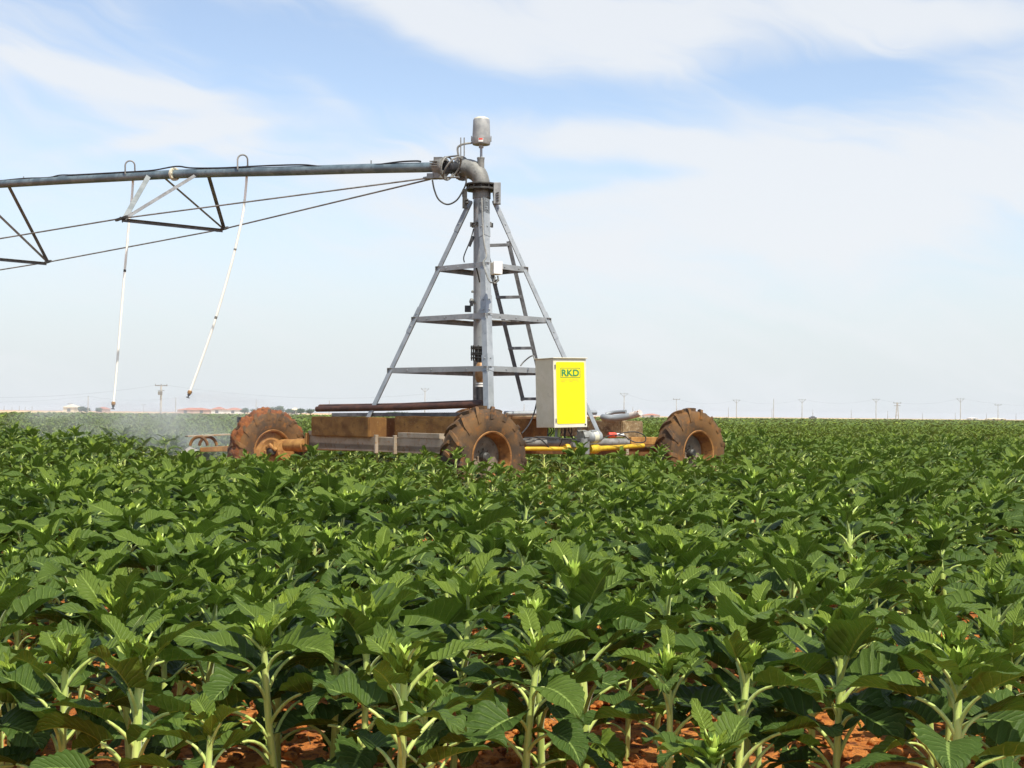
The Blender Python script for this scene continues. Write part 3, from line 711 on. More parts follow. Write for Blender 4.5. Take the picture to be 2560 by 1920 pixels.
# yellow drive shaft in two halves with bell housings
MB().tube([at(1310, 1122, 16.9), at(1418, 1122, 17.2)], .026, 16).build('drive_shaft', ylw_paint, cart)
MB().lathe([(.026, 0), (.05, .0), (.062, .03), (.055, .09), (.05, .11), (.058, .15), (.06, .19), (.04, .23), (.001, .232)], at(1412, 1122, 17.2), at(1452, 1124, 17.32)-at(1412, 1122, 17.2), 22).build('shaft_guard', ylw_paint, cart)
MB().lathe([(.001, 0), (.05, 0), (.058, .05), (.058, .13), (.045, .16), (.034, .2), (.03, .5), (.028, 1.0)], at(1474, 1123, 17.35), at(1640, 1112, 18.2)-at(1474, 1123, 17.35), 22).build('drive_shaft', ylw_paint, cart)
# gear motor
gm = bpy.data.objects.new('gear_motor', None); col.objects.link(gm); gm.parent = cart; gm.location = at(1460, 1110, 17.3)-cart.location
ax_ = (at(1506, 1093, 17.5)-at(1468, 1095, 17.3)).normalized()
m = MB(); m.lathe([(.001, 0), (.07, 0), (.083, .02), (.083, .07), (.072, .1)], at(1452, 1092, 17.27), ax_, 26)
m.cbox(at(1460, 1118, 17.3), ax_*.10, UP*.17, nW*.1); m.tube([at(1459, 1135, 17.26), at(1458, 1096, 17.26)], .055, 14)
for k_ in range(6):
    a = k_*math.pi/3; y_ = ax_.cross(UP).normalized(); m.lathe([(.012, -.02), (.012, .06), (.001, .062)], at(1452, 1092, 17.27)+y_*math.cos(a)*.078+UP*math.sin(a)*.078, ax_, 8)
m.cbox(at(1437, 1112, 17.22), ax_*.12, UP*.05, nW*.05)
m.build('gear_case', dull, gm, smooth=35)
m = MB(); m.lathe([(.05, -.02), (.074, 0), (.078, .02), (.078, .17), (.07, .20), (.03, .215), (.001, .216)], at(1470, 1093, 17.33), ax_, 28); m.build('motor_body', cap_m, gm, smooth=35)
MB().lathe([(.0795, .05), (.0795, .13)], at(1470, 1093, 17.33), ax_, 28).build('rating_plate', cream, gm)
MB().cbox(at(1482, 1078, 17.36), ax_*.09, UP*.03, nW*.06).build('terminal_box', cap_m, gm, smooth=0, bevel=.006)
# red and white fittings
MB().lathe([(.001, 0), (.036, 0), (.036, .09), (.026, .11), (.001, .11)], at(1521, 1088, 17.7), tW+nW*.4, 16).build('red_coupling', red, cart)
MB().lathe([(.001, 0), (.026, 0), (.022, .10), (.001, .11)], at(1541, 1088, 17.75), tW+nW*.4, 16).build('white_coupling', white, cart)
for pts, r_ in (([(1538, 1090, 17.6), (1560, 1082, 17.7), (1590, 1080, 17.8), (1612, 1090, 17.9), (1612, 1104, 17.9), (1590, 1106, 17.9), (1570, 1097, 17.9)], .007),
                ([(1500, 1100, 17.4), (1528, 1088, 17.5), (1560, 1090, 17.6), (1572, 1100, 17.8)], .007),
                ([(1290, 1098, 16.95), (1330, 1100, 17.0), (1370, 1098, 17.1), (1420, 1097, 17.1), (1450, 1104, 17.15)], .006),
                ([(1300, 1108, 16.95), (1330, 1104, 16.95), (1350, 1098, 17.0), (1372, 1118, 17.05)], .008),
                ([(1310, 1094, 16.95), (1335, 1094, 17.0), (1400, 1096, 17.0), (1398, 1116, 17.05)], .006),
                ([(1345, 990, 17.6), (1336, 1030, 17.5), (1322, 1062, 17.4), (1304, 1084, 17.2)], .009),
                ([(1300, 1102, 16.93), (1322, 1098, 16.95), (1345, 1092, 17.0), (1385, 1093, 17.05)], .006)):
    MB().tube(apath(pts), r_, 8).build('cable', black, cart)
# tow tongue left of the left wheel
b0 = at(470, 1091, 19.3)
MB().bar(at(466, 1091, 19.2), at(572, 1086, 19.6), .10, .022).build('tongue_plate', beam_m, cart, smooth=0, bevel=.003)
for cx_, D in ((497, 19.2), (520, 19.5)):
    MB().tube([at(cx_+22*math.cos(a), 1118-26*math.sin(a), D) for a in np.linspace(.15, 3.0, 14)], .022, 8).build('hoop', muddy, cart)
MB().hexa([at(500, 1130, 19.6), at(612, 1128, 20.6), at(612, 1128, 20.9), at(500, 1130, 19.9), at(500, 1119, 19.6), at(612, 1112, 20.6), at(612, 1112, 20.9), at(500, 1119, 19.9)]).build('tongue_beam', ochre, cart, smooth=0, bevel=.006)
MB().hexa([at(436, 1141, 19.0), at(498, 1126, 19.1), at(498, 1126, 19.25), at(436, 1141, 19.1), at(444, 1136, 19.0), at(474, 1116, 19.1), at(474, 1116, 19.25), at(444, 1136, 19.1)]).build('drawbar_tip', galv_dirty, cart, smooth=0, bevel=.004)
MB().obox(at(592, 1056, 20.3), tW*.08, nW*.05, UP*.08).build('black_box', black, cart, smooth=0, bevel=.005)

# ballast blocks
def block(px, topy, boty, D, pxl, depth, label, mt=conc, seed=0):
    c = at(px, boty, D); h = at(px, topy, D).z-c.z; Lb = span_to(c, uA, pxl)
    nx_, nz_ = max(2, int(Lb/.06)), max(2, int(h/.05)); m = MB().obox(c, uA*Lb, tW*depth, UP*h)
    o = m.build('ballast_block', mt, origin=c, smooth=0)
    bm = bmesh.new(); bm.from_mesh(o.data); bmesh.ops.bevel(bm, geom=bm.edges[:], offset=.012, segments=2, affect='EDGES')
    bmesh.ops.subdivide_edges(bm, edges=[e for e in bm.edges if e.calc_length() > .12], cuts=9, use_grid_fill=True)
    for v_ in bm.verts: v_.co += v_.normal*noise.noise((v_.co+Vector((seed*3, 0, 0)))*9)*.006
    bm.to_mesh(o.data); bm.free()
    return tag(o, label, 'ballast block', 'ballast blocks on the cart')
block(921, 1043, 1094, 18.3, 777, .30, 'brown concrete ballast block beside the left wheel, under the rusty pipe ends', seed=1)
block(1146, 1042, 1094, 17.45, 985, .35, 'brown concrete ballast block tucked behind the middle wheel', seed=2)
block(1020, 1046, 1094, 19.0, 880, .4, 'dark ballast block in the gap behind the two front blocks', seed=5)
block(1331, 1046, 1098, 18.6, 1240, .30, 'brown ballast block behind the control cabinet, its right end showing at the cabinet foot', seed=3)
block(1555, 1052, 1094, 18.9, 1395, .42, 'pebbly ballast block at the right end of the row, beside the coiled black cable', mt=conc2, seed=4)

# pipes and plank resting on the blocks
o = MB().tube([at(792, 1023, 19.3), at(1000, 1019, 18.4), at(1206, 1011, 17.65)], [.038, .042, .042], 18).build('rusty_pipe', rustpipe, origin=at(1000, 1018, 18))
tag(o, 'long dark rusty pipe in front, lying across the ballast blocks toward the tower leg', 'pipe', 'rusty pipes')
o = MB().tube([at(800, 1018, 19.5), at(1000, 1015, 18.6), at(1204, 1007, 17.8)], .04, 18).build('rusty_pipe', rustpipe, origin=at(1000, 1015, 18.2))
tag(o, 'second rusty pipe lying just behind and above the front one', 'pipe', 'rusty pipes')
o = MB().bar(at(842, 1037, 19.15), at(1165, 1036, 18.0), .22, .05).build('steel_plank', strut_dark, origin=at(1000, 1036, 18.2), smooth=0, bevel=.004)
tag(o, 'flat grey steel plank under the rusty pipes on the ballast blocks', 'plank')
o = MB().tube([at(1262, 1034, 18.2), at(1490, 1031, 18.9)], .033, 16).build('steel_pipe', galv, origin=at(1400, 1033, 18.5)); tag(o, 'straight grey steel pipe lying behind the control cabinet', 'pipe')
o = MB().bar(at(1262, 1043, 18.3), at(1480, 1045, 18.9), .2, .03).build('steel_rail', muddy, origin=at(1400, 1044, 18.5), smooth=0); tag(o, 'thin muddy rail under the grey pipe on the ballast', 'rail')
o = thing('bent_pipe', at(1550, 1045, 18.7), 'silver bent pipe with a rusty white end lying on the right ballast blocks', 'pipe')
m = MB(); m.tube(apath([(1508, 1043, 18.9), (1518, 1045, 18.8), (1545, 1045, 18.75), (1575, 1040, 18.7)]), [.046]*19, 18); m.build('pipe_body', galv, o)
m = MB(); m.tube(apath([(1570, 1041, 18.72), (1590, 1036, 18.65), (1601, 1032, 18.6)]), [.045]*12+[.04], 18); m.build('rusty_end', mat('rust_flaked_white', two, a=(.5, .45, .4), c=(.62, .58, .52), d=(.28, .1, .04), scale=9, rough=.7), o)
m = MB(); m.tube(apath([(1515, 1036, 19.0), (1535, 1031, 19.0), (1565, 1029, 18.9)]), .026, 14); m.build('return_bend', galv, o)

# ------------------------------------------------------------------ pivot tower
tower = thing('pivot_tower', at(1204, 1090, 18.7), 'galvanised four-legged tower with a central riser pipe standing on the muddy cart', 'pivot tower')
TD = 18.7
legs = {'l': ((1172, 500, TD), (903, 1068, TD)), 'r': ((1240, 500, TD), (1509, 1097, TD-.1)), 'f': ((1209, 492, 18.45), (1223, 1062, 17.2)), 'b': ((1199, 500, 18.95), (1196, 1040, 20.15))}
LD = {'l': (Vector((1, -1, 0)), Vector((1, 1, 0))), 'r': (Vector((-1, -1, 0)), Vector((-1, 1, 0))), 'f': (Vector((-1, 1, 0)), Vector((1, 1, 0))), 'b': (Vector((-1, -1, 0)), Vector((1, -1, 0)))}
leg_obj = {}
for k_, (a, b) in legs.items():
    w_ = {'f': .092, 'b': .06}.get(k_, .08)
    lg = MB().angle(at(*a), at(*b), w_, .008, *LD[k_]).build('tower_leg', galv, tower, smooth=0, bevel=.002); leg_obj[k_] = lg
    # bolted splice plates
    A_, B_ = at(*a), at(*b); dd = B_-A_
    outv = -(LD[k_][0]+LD[k_][1]).normalized()*.008
    for (f0, f1) in ((0, .135), (.47, .58)) if k_ != 'f' else ((0, .07), (.0, .175), (.44, .53), (.70, .77)):
        s2 = MB().angle(A_+dd*f0+outv, A_+dd*f1+outv, w_+.012, .006, *LD[k_])
        dn = dd.normalized(); d1 = LD[k_][0]; d1 = (d1-dn*d1.dot(dn)).normalized(); d2 = LD[k_][1]; d2 = (d2-dn*d2.dot(dn)).normalized()
        for q in (.25, .75):
            for (e1, e2) in ((d1, d2), (d2, d1)):
                s2.lathe([(.012, -.002), (.012, .01), (.001, .012)], A_+dd*(f0+(f1-f0)*q)+outv+e1*w_*.55, -e2, 8)
        s2.build('splice_plate', galv, lg, smooth=35)
def legat(k_, z):
    A_, B_ = at(*legs[k_][0]), at(*legs[k_][1]); q = (z-A_.z)/(B_.z-A_.z); return A_.lerp(B_, q)
for z in (3.11, 2.43, 1.745):
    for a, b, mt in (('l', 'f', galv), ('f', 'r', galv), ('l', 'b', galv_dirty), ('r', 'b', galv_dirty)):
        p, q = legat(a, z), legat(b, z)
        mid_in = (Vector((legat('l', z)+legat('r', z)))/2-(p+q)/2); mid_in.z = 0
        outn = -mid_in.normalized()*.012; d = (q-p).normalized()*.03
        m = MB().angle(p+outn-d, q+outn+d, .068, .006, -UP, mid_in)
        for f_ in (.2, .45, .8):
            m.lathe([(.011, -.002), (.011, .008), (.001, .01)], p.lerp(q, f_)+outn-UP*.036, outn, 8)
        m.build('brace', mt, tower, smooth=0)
# inner spreader at the middle level
zl = 2.40
MB().bar(legat('l', zl)*.55+legat('f', zl)*.45, legat('b', zl)*.4+legat('r', zl)*.6, .07, .012).build('spreader', galv_dirty, tower, smooth=0)
# riser pipe
axm = lambda y_: at(1204-(y_-460)*.0, y_, TD)
m = MB(); m.tube([axm(y_) for y_ in (470, 600, 780, 868)], .110, 36); m.build('riser_pipe', galv, tower)
m = MB()
for y_, r_ in ((560, .135), (566, .135)):
    m.lathe([(.11, 0), (r_, 0), (r_, .012), (.11, .012)], axm(y_), UP, 30)
for k_ in range(8):
    a = k_*math.pi/4+.2; c_ = axm(566)+Vector((math.cos(a)*.142, math.sin(a)*.142, -.01)); m.lathe([(.001, 0), (.016, 0), (.016, .06), (.001, .06)], c_, UP, 6)
m.build('flange', dull, tower)
m = MB()
for y_ in (869, 873, 884, 888, 896): m.lathe([(.10, 0), (.148, 0), (.148, .012), (.10, .012)], axm(y_), UP, 32)
for k_ in range(10):
    a = k_*math.pi/5; m.tube([axm(902)+Vector((math.cos(a)*.135, math.sin(a)*.135, 0)), axm(864)+Vector((math.cos(a)*.135, math.sin(a)*.135, 0))], .009, 6)
m.build('flange', darksteel, tower)
m = MB(); m.tube([axm(868), axm(905)], .095, 28); m.build('valve_body', darksteel, tower)
m = MB(); m.tube([at(1196, 900, TD), at(1196, 1000, TD)], .07, 20); m.build('lower_pipe', galv_dirty, tower)
m = MB(); m.lathe([(.045, 0), (.06, .03), (.075, .08), (.075, .18), (.055, .24), (.04, .26)], at(1201, 956, TD-.25), UP, 20); m.build('bulb_fitting', brass, tower)
m = MB(); m.tube([at(1200, 956, TD-.25), at(1200, 1005, TD-.25)], .05, 18); m.build('black_sleeve', black, tower)
m = MB()
for y_ in (957, 963): m.tube([at(1200, y_, TD-.25), at(1200, y_+4, TD-.25)], .056, 18)
m.build('clamp', white, tower)
m = MB(); m.bar(at(1187, 930, TD+.1), at(1187, 1010, TD+.1), .04, .05); m.build('pipe_stay', galv_dirty, tower, smooth=0)
# bearing discs
m = MB()
for y_ in (463, 475): m.lathe([(.10, 0), (.215, 0), (.22, .006), (.22, .02), (.215, .026), (.10, .026)], axm(y_+2), UP, 48)
for k_ in range(12):
    a = k_*math.pi/6; m.tube([axm(478)+Vector((math.cos(a)*.195, math.sin(a)*.195, 0)), axm(462)+Vector((math.cos(a)*.195, math.sin(a)*.195, 0))], .011, 6)
m.tube([axm(478), axm(461)], .15, 30)
m.build('bearing_disc', darksteel, tower)
m = MB(); m.lathe([(.111, 0), (.122, 0), (.122, .1), (.105, .13)], axm(497), UP, 36); m.build('collar', dull, tower)
MB().bar(at(1232, 468, TD-.05), at(1235, 500, TD-.05), .02, .1, up=(0, 1, 0)).build('box_bracket', darksteel, tower, smooth=0)
pb = at(1243, 484, TD-.1)
box = MB().cbox(pb, Vector((.095, -.0, 0)), Vector((0, .11, 0)), UP*.285).build('limit_box', cap_m, tower, smooth=0, bevel=.004)
m = MB()
for q in range(4): m.bar(at(1240, 483+q*6.5, TD-.165), at(1247, 480.5+q*6.5, TD-.165), .01, .012)
m.build('lug', darksteel, box, smooth=0)
m = MB(); m.cbox(at(1162, 497, TD-.1), Vector((.06, 0, 0)), Vector((0, .07, 0)), UP*.25); m.tube([at(1164, 500, TD-.14), at(1171, 500, TD-.14)], .018, 10); m.tube([at(1164, 507, TD-.14), at(1171, 507, TD-.14)], .018, 10)
m.build('switch_box', darksteel, tower, smooth=0)
MB().bar(at(1158, 474, TD-.1), at(1158, 492, TD-.1), .02, .03).build('box_bracket', galv, tower, smooth=0)
# elbow, centred over the bearing, turning toward the span
sA = Vector((at(1090, 418, 18.6)-at(0, 458, 23.3))); sA.z = 0; sA.normalize()    # unit vector along the span toward the tower
E0 = axm(462); Rr = .30
pts = [E0]+[E0-sA*(Rr-Rr*math.cos(a))+UP*(Rr*.82*math.sin(a)) for a in np.linspace(.15, math.pi/2, 10)]
zE = pts[-1].z
m = MB(); m.tube(pts, [.112]*3+[.118, .122, .125]+[.13]*(len(pts)-6), 32); m.build('elbow', dull, tower)
Ee = pts[-1]
m = MB()
for q, r_ in ((0, .168), (.035, .16)):
    m.lathe([(.10, 0), (r_, 0), (r_, .022), (.10, .022)], Ee-sA*(q), -sA, 36)
for k_ in range(8):
    a = k_*math.pi/4+.2; yv = sA.cross(UP); c_ = Ee+yv*math.cos(a)*.135+UP*math.sin(a)*.135; m.tube([c_+sA*.03, c_-sA*.09], .012, 6)
m.build('flange', galv_dirty, tower)
m = MB(); m.tube([at(1202, 421, TD), at(1202, 394, TD)], .048, 20); m.tube([at(1202, 398, TD), at(1202, 394, TD)], .052, 20); m.build('stub_pipe', dull, tower)
m = MB(); m.tube([at(1203, 394, TD), at(1203, 360, TD)], .017, 14); m.tube([at(1203, 370, TD), at(1203, 360, TD)], .032, 16); m.build('stem', galv, tower)
cap = MB(); cc_ = at(1203, 362, TD); k1 = 1/187
cap.lathe([(.001, 0), (.115, 0), (.121, .012), (.126, .05), (.129, .075), (.129, .092), (.121, .095), (.116, .2), (.111, .33), (.106, .34)], cc_, UP, 40)
capo = cap.build('collector_ring_cover', cap_m, tower, smooth=35)
MB().lathe([(.106, .338), (.10, .352), (.06, .372), (.001, .378)], cc_, UP, 40).build('dome_top', cream, capo)
m = MB()
for s_ in (-1, 1): m.cbox(cc_+Vector((s_*.131, 0, .08)), Vector((.012, 0, 0)), Vector((0, .03, 0)), UP*.07)
m.build('latch', dull, capo, smooth=0)
def curved(rad, a0, a1, z0, z1, off=0):
    m = MB(); n = 8
    for i in range(n+1):
        a = a0+(a1-a0)*i/n
        for z in (z0, z1): m.v.append(cc_+Vector((math.sin(a)*rad, -math.cos(a)*rad, z)))
    for i in range(n): m.f.append((2*i, 2*i+2, 2*i+3, 2*i+1))
    return m
curved(.1285, -.28, .22, .018, .068).build('sticker', white, capo)
curved(.1305, -.24, .18, .044, .066).build('red_band', red, capo)
arm = MB().tube(apath([(1146, 388, TD-.05), (1144, 372, TD-.05), (1148, 365, TD-.05), (1160, 360, TD-.05), (1182, 357, TD)]), .014, 10).build('cover_arm', dull, tower)
m = MB()
for px in (1152, 1160.5): m.tube([at(px, 344, TD-.06), at(px, 390, TD-.06)], .0075, 8)
m.build('threaded_rod', dull, tower)
# ladder inside the tower
lad = bpy.data.objects.new('ladder', None); col.objects.link(lad); lad.parent = tower; lad.location = at(1300, 1000, 19.1)-tower.location
s1a, s1b = at(1206, 606, 18.95), at(1303, 1003, 19.15); s2a, s2b = at(1266, 604, 19.0), at(1359, 1003, 19.2)
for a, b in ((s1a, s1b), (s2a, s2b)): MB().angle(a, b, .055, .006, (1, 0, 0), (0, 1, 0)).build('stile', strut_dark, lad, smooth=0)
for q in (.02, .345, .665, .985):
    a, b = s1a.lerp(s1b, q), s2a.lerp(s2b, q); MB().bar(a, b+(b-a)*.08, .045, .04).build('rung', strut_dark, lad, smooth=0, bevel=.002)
# junction box and cables on the front leg
jb = bpy.data.objects.new('junction_box', None); col.objects.link(jb); jb.parent = tower; jb.location = at(1240, 670, 17.6)-tower.location
jd = Vector((math.cos(R(25)), math.sin(R(25)), 0)); jn = Vector((jd.y, -jd.x, 0))
MB().cbox(at(1239, 672, 17.65), jd*.115, jn*.09, UP*.155).build('box_body', cream, jb, smooth=0, bevel=.006)
MB().cbox(at(1242, 670, 17.60)+jn*.03, jd*.12, jn*.03, UP*.16).build('box_lid', white, jb, smooth=0, bevel=.006)
for pts, r_, mt in (([(1204, 495, 18.2), (1207, 560, 18.12), (1210, 605, 18.0), (1216, 640, 17.95), (1208, 655, 17.85), (1211, 670, 17.75), (1222, 700, 17.6), (1232, 706, 17.55), (1238, 692, 17.55)], .011, dull),
                    ([(1228, 692, 17.6), (1236, 708, 17.6), (1245, 700, 17.6), (1244, 690, 17.6)], .011, dull),
                    ([(1184, 572, 18.55), (1176, 600, 18.5), (1160, 640, 18.5), (1161, 656, 18.5)], .008, darksteel),
                    ([(1184, 592, 18.52), (1179, 602, 18.5), (1173, 616, 18.5)], .02, black),
                    ([(1191, 670, 18.3), (1196, 690, 18.4), (1199, 705, 18.5)], .009, black),
                    ([(1081, 450, 18.5), (1086, 475, 18.5), (1097, 499, 18.5), (1118, 511, 18.5), (1140, 502, 18.5), (1155, 481, 18.5), (1165, 458, 18.5), (1164, 440, 18.5)], .011, darksteel),
                    ([(1301, 915, 18.1), (1310, 904, 18.1), (1325, 892, 18.0), (1334, 890, 17.9), (1337, 900, 17.8)], .009, dull),
                    ([(1245, 700, 17.6), (1238, 706, 17.7), (1240, 712, 17.8)], .018, black)):
    MB().tube(apath(pts), r_, 8).build('cable', mt, tower)
m = MB(); m.cbox(at(1170, 772, TD-.1), Vector((.085, 0, 0)), Vector((0, .07, 0)), UP*.085); m.tube([at(1178, 765, TD-.1), at(1181, 752, TD-.1)], .022, 10); m.build('pressure_switch', black, tower, smooth=0, bevel=.004)
m = MB(); m.lathe([(.001, 0), (.03, 0), (.034, .03), (.02, .06), (.001, .065)], at(1179, 758, TD-.05), UP, 12); m.lathe([(.001, 0), (.014, 0), (.016, .02), (.001, .04)], at(1181, 732, TD-.05), UP, 10); m.build('gauge', dull, tower)

# ------------------------------------------------------------------ irrigation span
spano = thing('irrigation_span', at(1100, 420, 18.6), 'long galvanised overhead water pipe with hanging truss rods running left from the tower', 'irrigation span')
pv = at(1090, 419, 18.62); pe = at(0, 458, 23.3)
def plan_at(px):
    lo, hi = -.1, 2.2
    for _ in range(50):
        mm = (lo+hi)/2; p = pv.lerp(pe, mm); p.z = 4.5
        if proj(p)[0] > px: lo = mm
        else: hi = mm
    return lo, pv.lerp(pe, lo).y
def sp_at(px, py, dy=0):
    _, D = plan_at(px); return at(px, py, D+dy)
pys = [(1092, 418), (900, 422), (720, 427.5), (540, 432), (430, 436), (300, 443), (150, 451), (0, 460), (-200, 471), (-450, 480)]
path = smoothpath([sp_at(*q) for q in pys], 6)
MB().tube(path, .067, 28).build('water_pipe', pipe_m, spano)
m = MB(); _j = sp_at(436, 435.5); dj = (sp_at(430, 436)-sp_at(440, 435.4)).normalized()
m.lathe([(.067, -.02), (.10, -.02), (.10, .0), (.10, .02), (.067, .02)], _j, dj, 30)
for k_ in range(8):
    a = k_*math.pi/4; yv = dj.cross(UP).normalized(); zz = yv.cross(dj); m.tube([_j-dj*.035+yv*.085*math.cos(a)+zz*.085*math.sin(a), _j+dj*.035+yv*.085*math.cos(a)+zz*.085*math.sin(a)], .009, 6)
m.build('pipe_flange', cream, spano)
# casting, rubber sleeve and U hooks at the tower end
dS = (sp_at(1092, 418)-sp_at(1000, 420)).normalized(); sv = dS.cross(UP).normalized(); hub = sp_at(1092, 418)
m = MB(); m.lathe([(.067, -.02), (.10, -.02), (.115, .03), (.115, .07), (.13, .1), (.13, .13), (.09, .14)], hub, dS, 30)
m.cbox(hub+dS*.06+UP*.09-sv*-.02, dS*.13, sv*.1, UP*.07); m.cbox(hub+dS*.05-UP*.10, dS*.13, sv*.16, UP*.11)
for k_ in range(3): m.cbox(hub+dS*(.03)+UP*(.06-k_*.03)-sv*-.115, dS*.12, sv*.03, UP*.012)
m.build('end_casting', dull, spano, smooth=35)
m = MB(); m.tube([hub+dS*.13, Ee-sA*.05], .083, 28); m.build('rubber_sleeve', black, spano)
m = MB()
for q, tl, rr2 in ((.17, .06, .14), (.25, .35, .135)):
    c_ = hub+dS*q; ring = [c_+sv*rr2*math.cos(a)+UP*rr2*1.08*math.sin(a)-UP*.02+dS*tl*math.sin(a)*.3 for a in np.linspace(0, 2*math.pi, 32)]
    m.tube(ring, .012, 10, caps=False)
m.tube([hub+dS*.12+UP*.13, hub+dS*.36+UP*.15], .012, 8); m.tube([hub+dS*.12-UP*.14, hub+dS*.36-UP*.14], .012, 8)
m.build('hook_ring', dull, spano)
MB().cbox(sp_at(1084, 442)-sv*-.03, dS*.10, sv*.12, UP*.07).build('rod_anchor', pale_strut, spano, smooth=0, bevel=.003)
MB().bar(sp_at(1060, 446), sp_at(1080, 442), .05, .03).build('rod_anchor', pale_strut, spano, smooth=0, bevel=.003)
# truss nodes
DP = plan_at(430)[1]; DP2 = plan_at(-20)[1]
N1 = at(304, 546, DP-.9); N2 = at(556, 573, DP+.75); N4 = at(116, 656, DP2+.75); N3 = at(-190, 628, DP2-.9)
an1, an2 = sp_at(1064, 446, -.02), sp_at(1076, 448, .05)
for a, b in ((an1, N1), (N1, N3), (an2, N2), (N2, N4), (N4, at(-120, 694, DP2+2.0)), (N3, at(-500, 650, DP2+.5))):
    MB().tube([a, b], .0115, 10).build('truss_rod', galv_dirty, spano)
def strut(name, a, b, w_, mt): MB().angle(a, b, w_, .006, (1, 0, -.3), (0, 1, 0)).build(name, mt, spano, smooth=0)
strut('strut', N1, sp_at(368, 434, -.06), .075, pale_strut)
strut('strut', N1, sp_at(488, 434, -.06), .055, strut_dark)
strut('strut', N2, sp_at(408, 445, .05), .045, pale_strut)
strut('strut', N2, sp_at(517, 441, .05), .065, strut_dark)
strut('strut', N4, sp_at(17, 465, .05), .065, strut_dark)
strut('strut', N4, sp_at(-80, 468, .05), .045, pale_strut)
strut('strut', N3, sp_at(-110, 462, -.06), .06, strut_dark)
for a, b in ((N1, N2), (N3, N4)): MB().angle(a, b, .05, .006, -UP, (1, -.5, 0)).build('cross_bar', strut_dark, spano, smooth=0)
for nd in (N1, N2, N4, N3):
    m = MB(); m.bar(nd-Vector((.10, -.06, .02)), nd+Vector((.10, -.06, .02)), .035, .035); m.lathe([(.001, 0), (.018, 0), (.018, .015), (.001, .016)], nd+Vector((0, -.045, 0)), (0, -1, 0), 8); m.build('node_plate', darksteel, spano, smooth=0)
# small outlets, cable on the pipe
m = MB()
for px, py in ((59, 450), (928, 410)): m.tube([sp_at(px, py), sp_at(px, py-9)], .010, 8)
m.build('outlet', galv, spano)
cb = [(0, 452), (60, 446), (120, 444), (150, 438), (190, 437), (300, 431), (380, 426), (440, 416), (480, 420), (560, 419.5), (660, 414.5), (750, 412), (790, 415), (830, 419), (885, 420), (950, 411), (1000, 404.5), (1040, 402.5), (1052, 404)]
MB().tube(smoothpath([sp_at(px, py, -.05) for px, py in cb], 6), .012, 8).build('power_cable', black, spano)
# drop hoses
def drop(g0, g1, gy, base, pts, lab):
    dr_ = bpy.data.objects.new('drop_hose', None); col.objects.link(dr_); dr_.parent = spano; _, D = plan_at(g1); dr_.location = at(g1, gy, D)-spano.location; dr_['label'] = lab
    D0 = plan_at(g0)[1]; cx_ = (g0+g1)/2; rr3 = (g1-g0)/2
    gpts = [at(g0, base, D)]+[at(cx_-rr3*math.cos(a), gy+rr3-rr3*math.sin(a), D+.06*a/3.14) for a in np.linspace(0, math.pi, 14)]+[at(g1+.5, base-2, D+.09)]
    MB().tube(gpts, .012, 12).build('gooseneck', galv_dirty, dr_)
    q = apath([(px, py, D+.1) for px, py in pts], 8)
    MB().tube(q, .0185, 14).build('hose', hose_m, dr_)
    ex, ey = pts[-1]; e0, e1 = pts[-2]; L = math.hypot(ex-e0, ey-e1); ux, uy = (ex-e0)/L, (ey-e1)/L
    for f_ in (.48, .72) if g0 > 500 else (.52,):
        i_ = int(len(q)*f_); MB().tube([q[i_], q[i_+1].lerp(q[i_], .5)], .0205, 12).build('hose_joint', darksteel if g0 < 500 else galv_dirty, dr_)
    m = MB(); m.lathe([(.018, 0), (.032, .01), (.032, .045), (.02, .06)], at(ex, ey, D+.1), at(ex+ux, ey+uy, D+.1)-at(ex, ey, D+.1), 14); m.build('nozzle_collar', brass, dr_)
    nz = MB(); c_ = at(ex+ux*8, ey+uy*8, D+.1); nd_ = at(ex+ux, ey+uy, D+.1)-at(ex, ey, D+.1)
    nz.lathe([(.02, 0), (.022, .03), (.010, .035), (.010, .055), (.026, .058), (.028, .07), (.001, .072)], c_, nd_, 14); nz.build('nozzle', black, dr_)
    return c_
nz1 = drop(313, 337, 402, 436, [(334, 428), (330, 490), (323, 551), (317, 620), (309, 710), (300, 820), (291, 930), (284, 1004)], 'left cream drop hose hanging nearly straight')
nz2 = drop(594, 619, 387, 424, [(618, 414), (616, 455), (609, 522), (600, 570), (586, 630), (563, 715), (533, 815), (503, 902), (476, 976)], 'right cream drop hose bowed to the left by the wind')

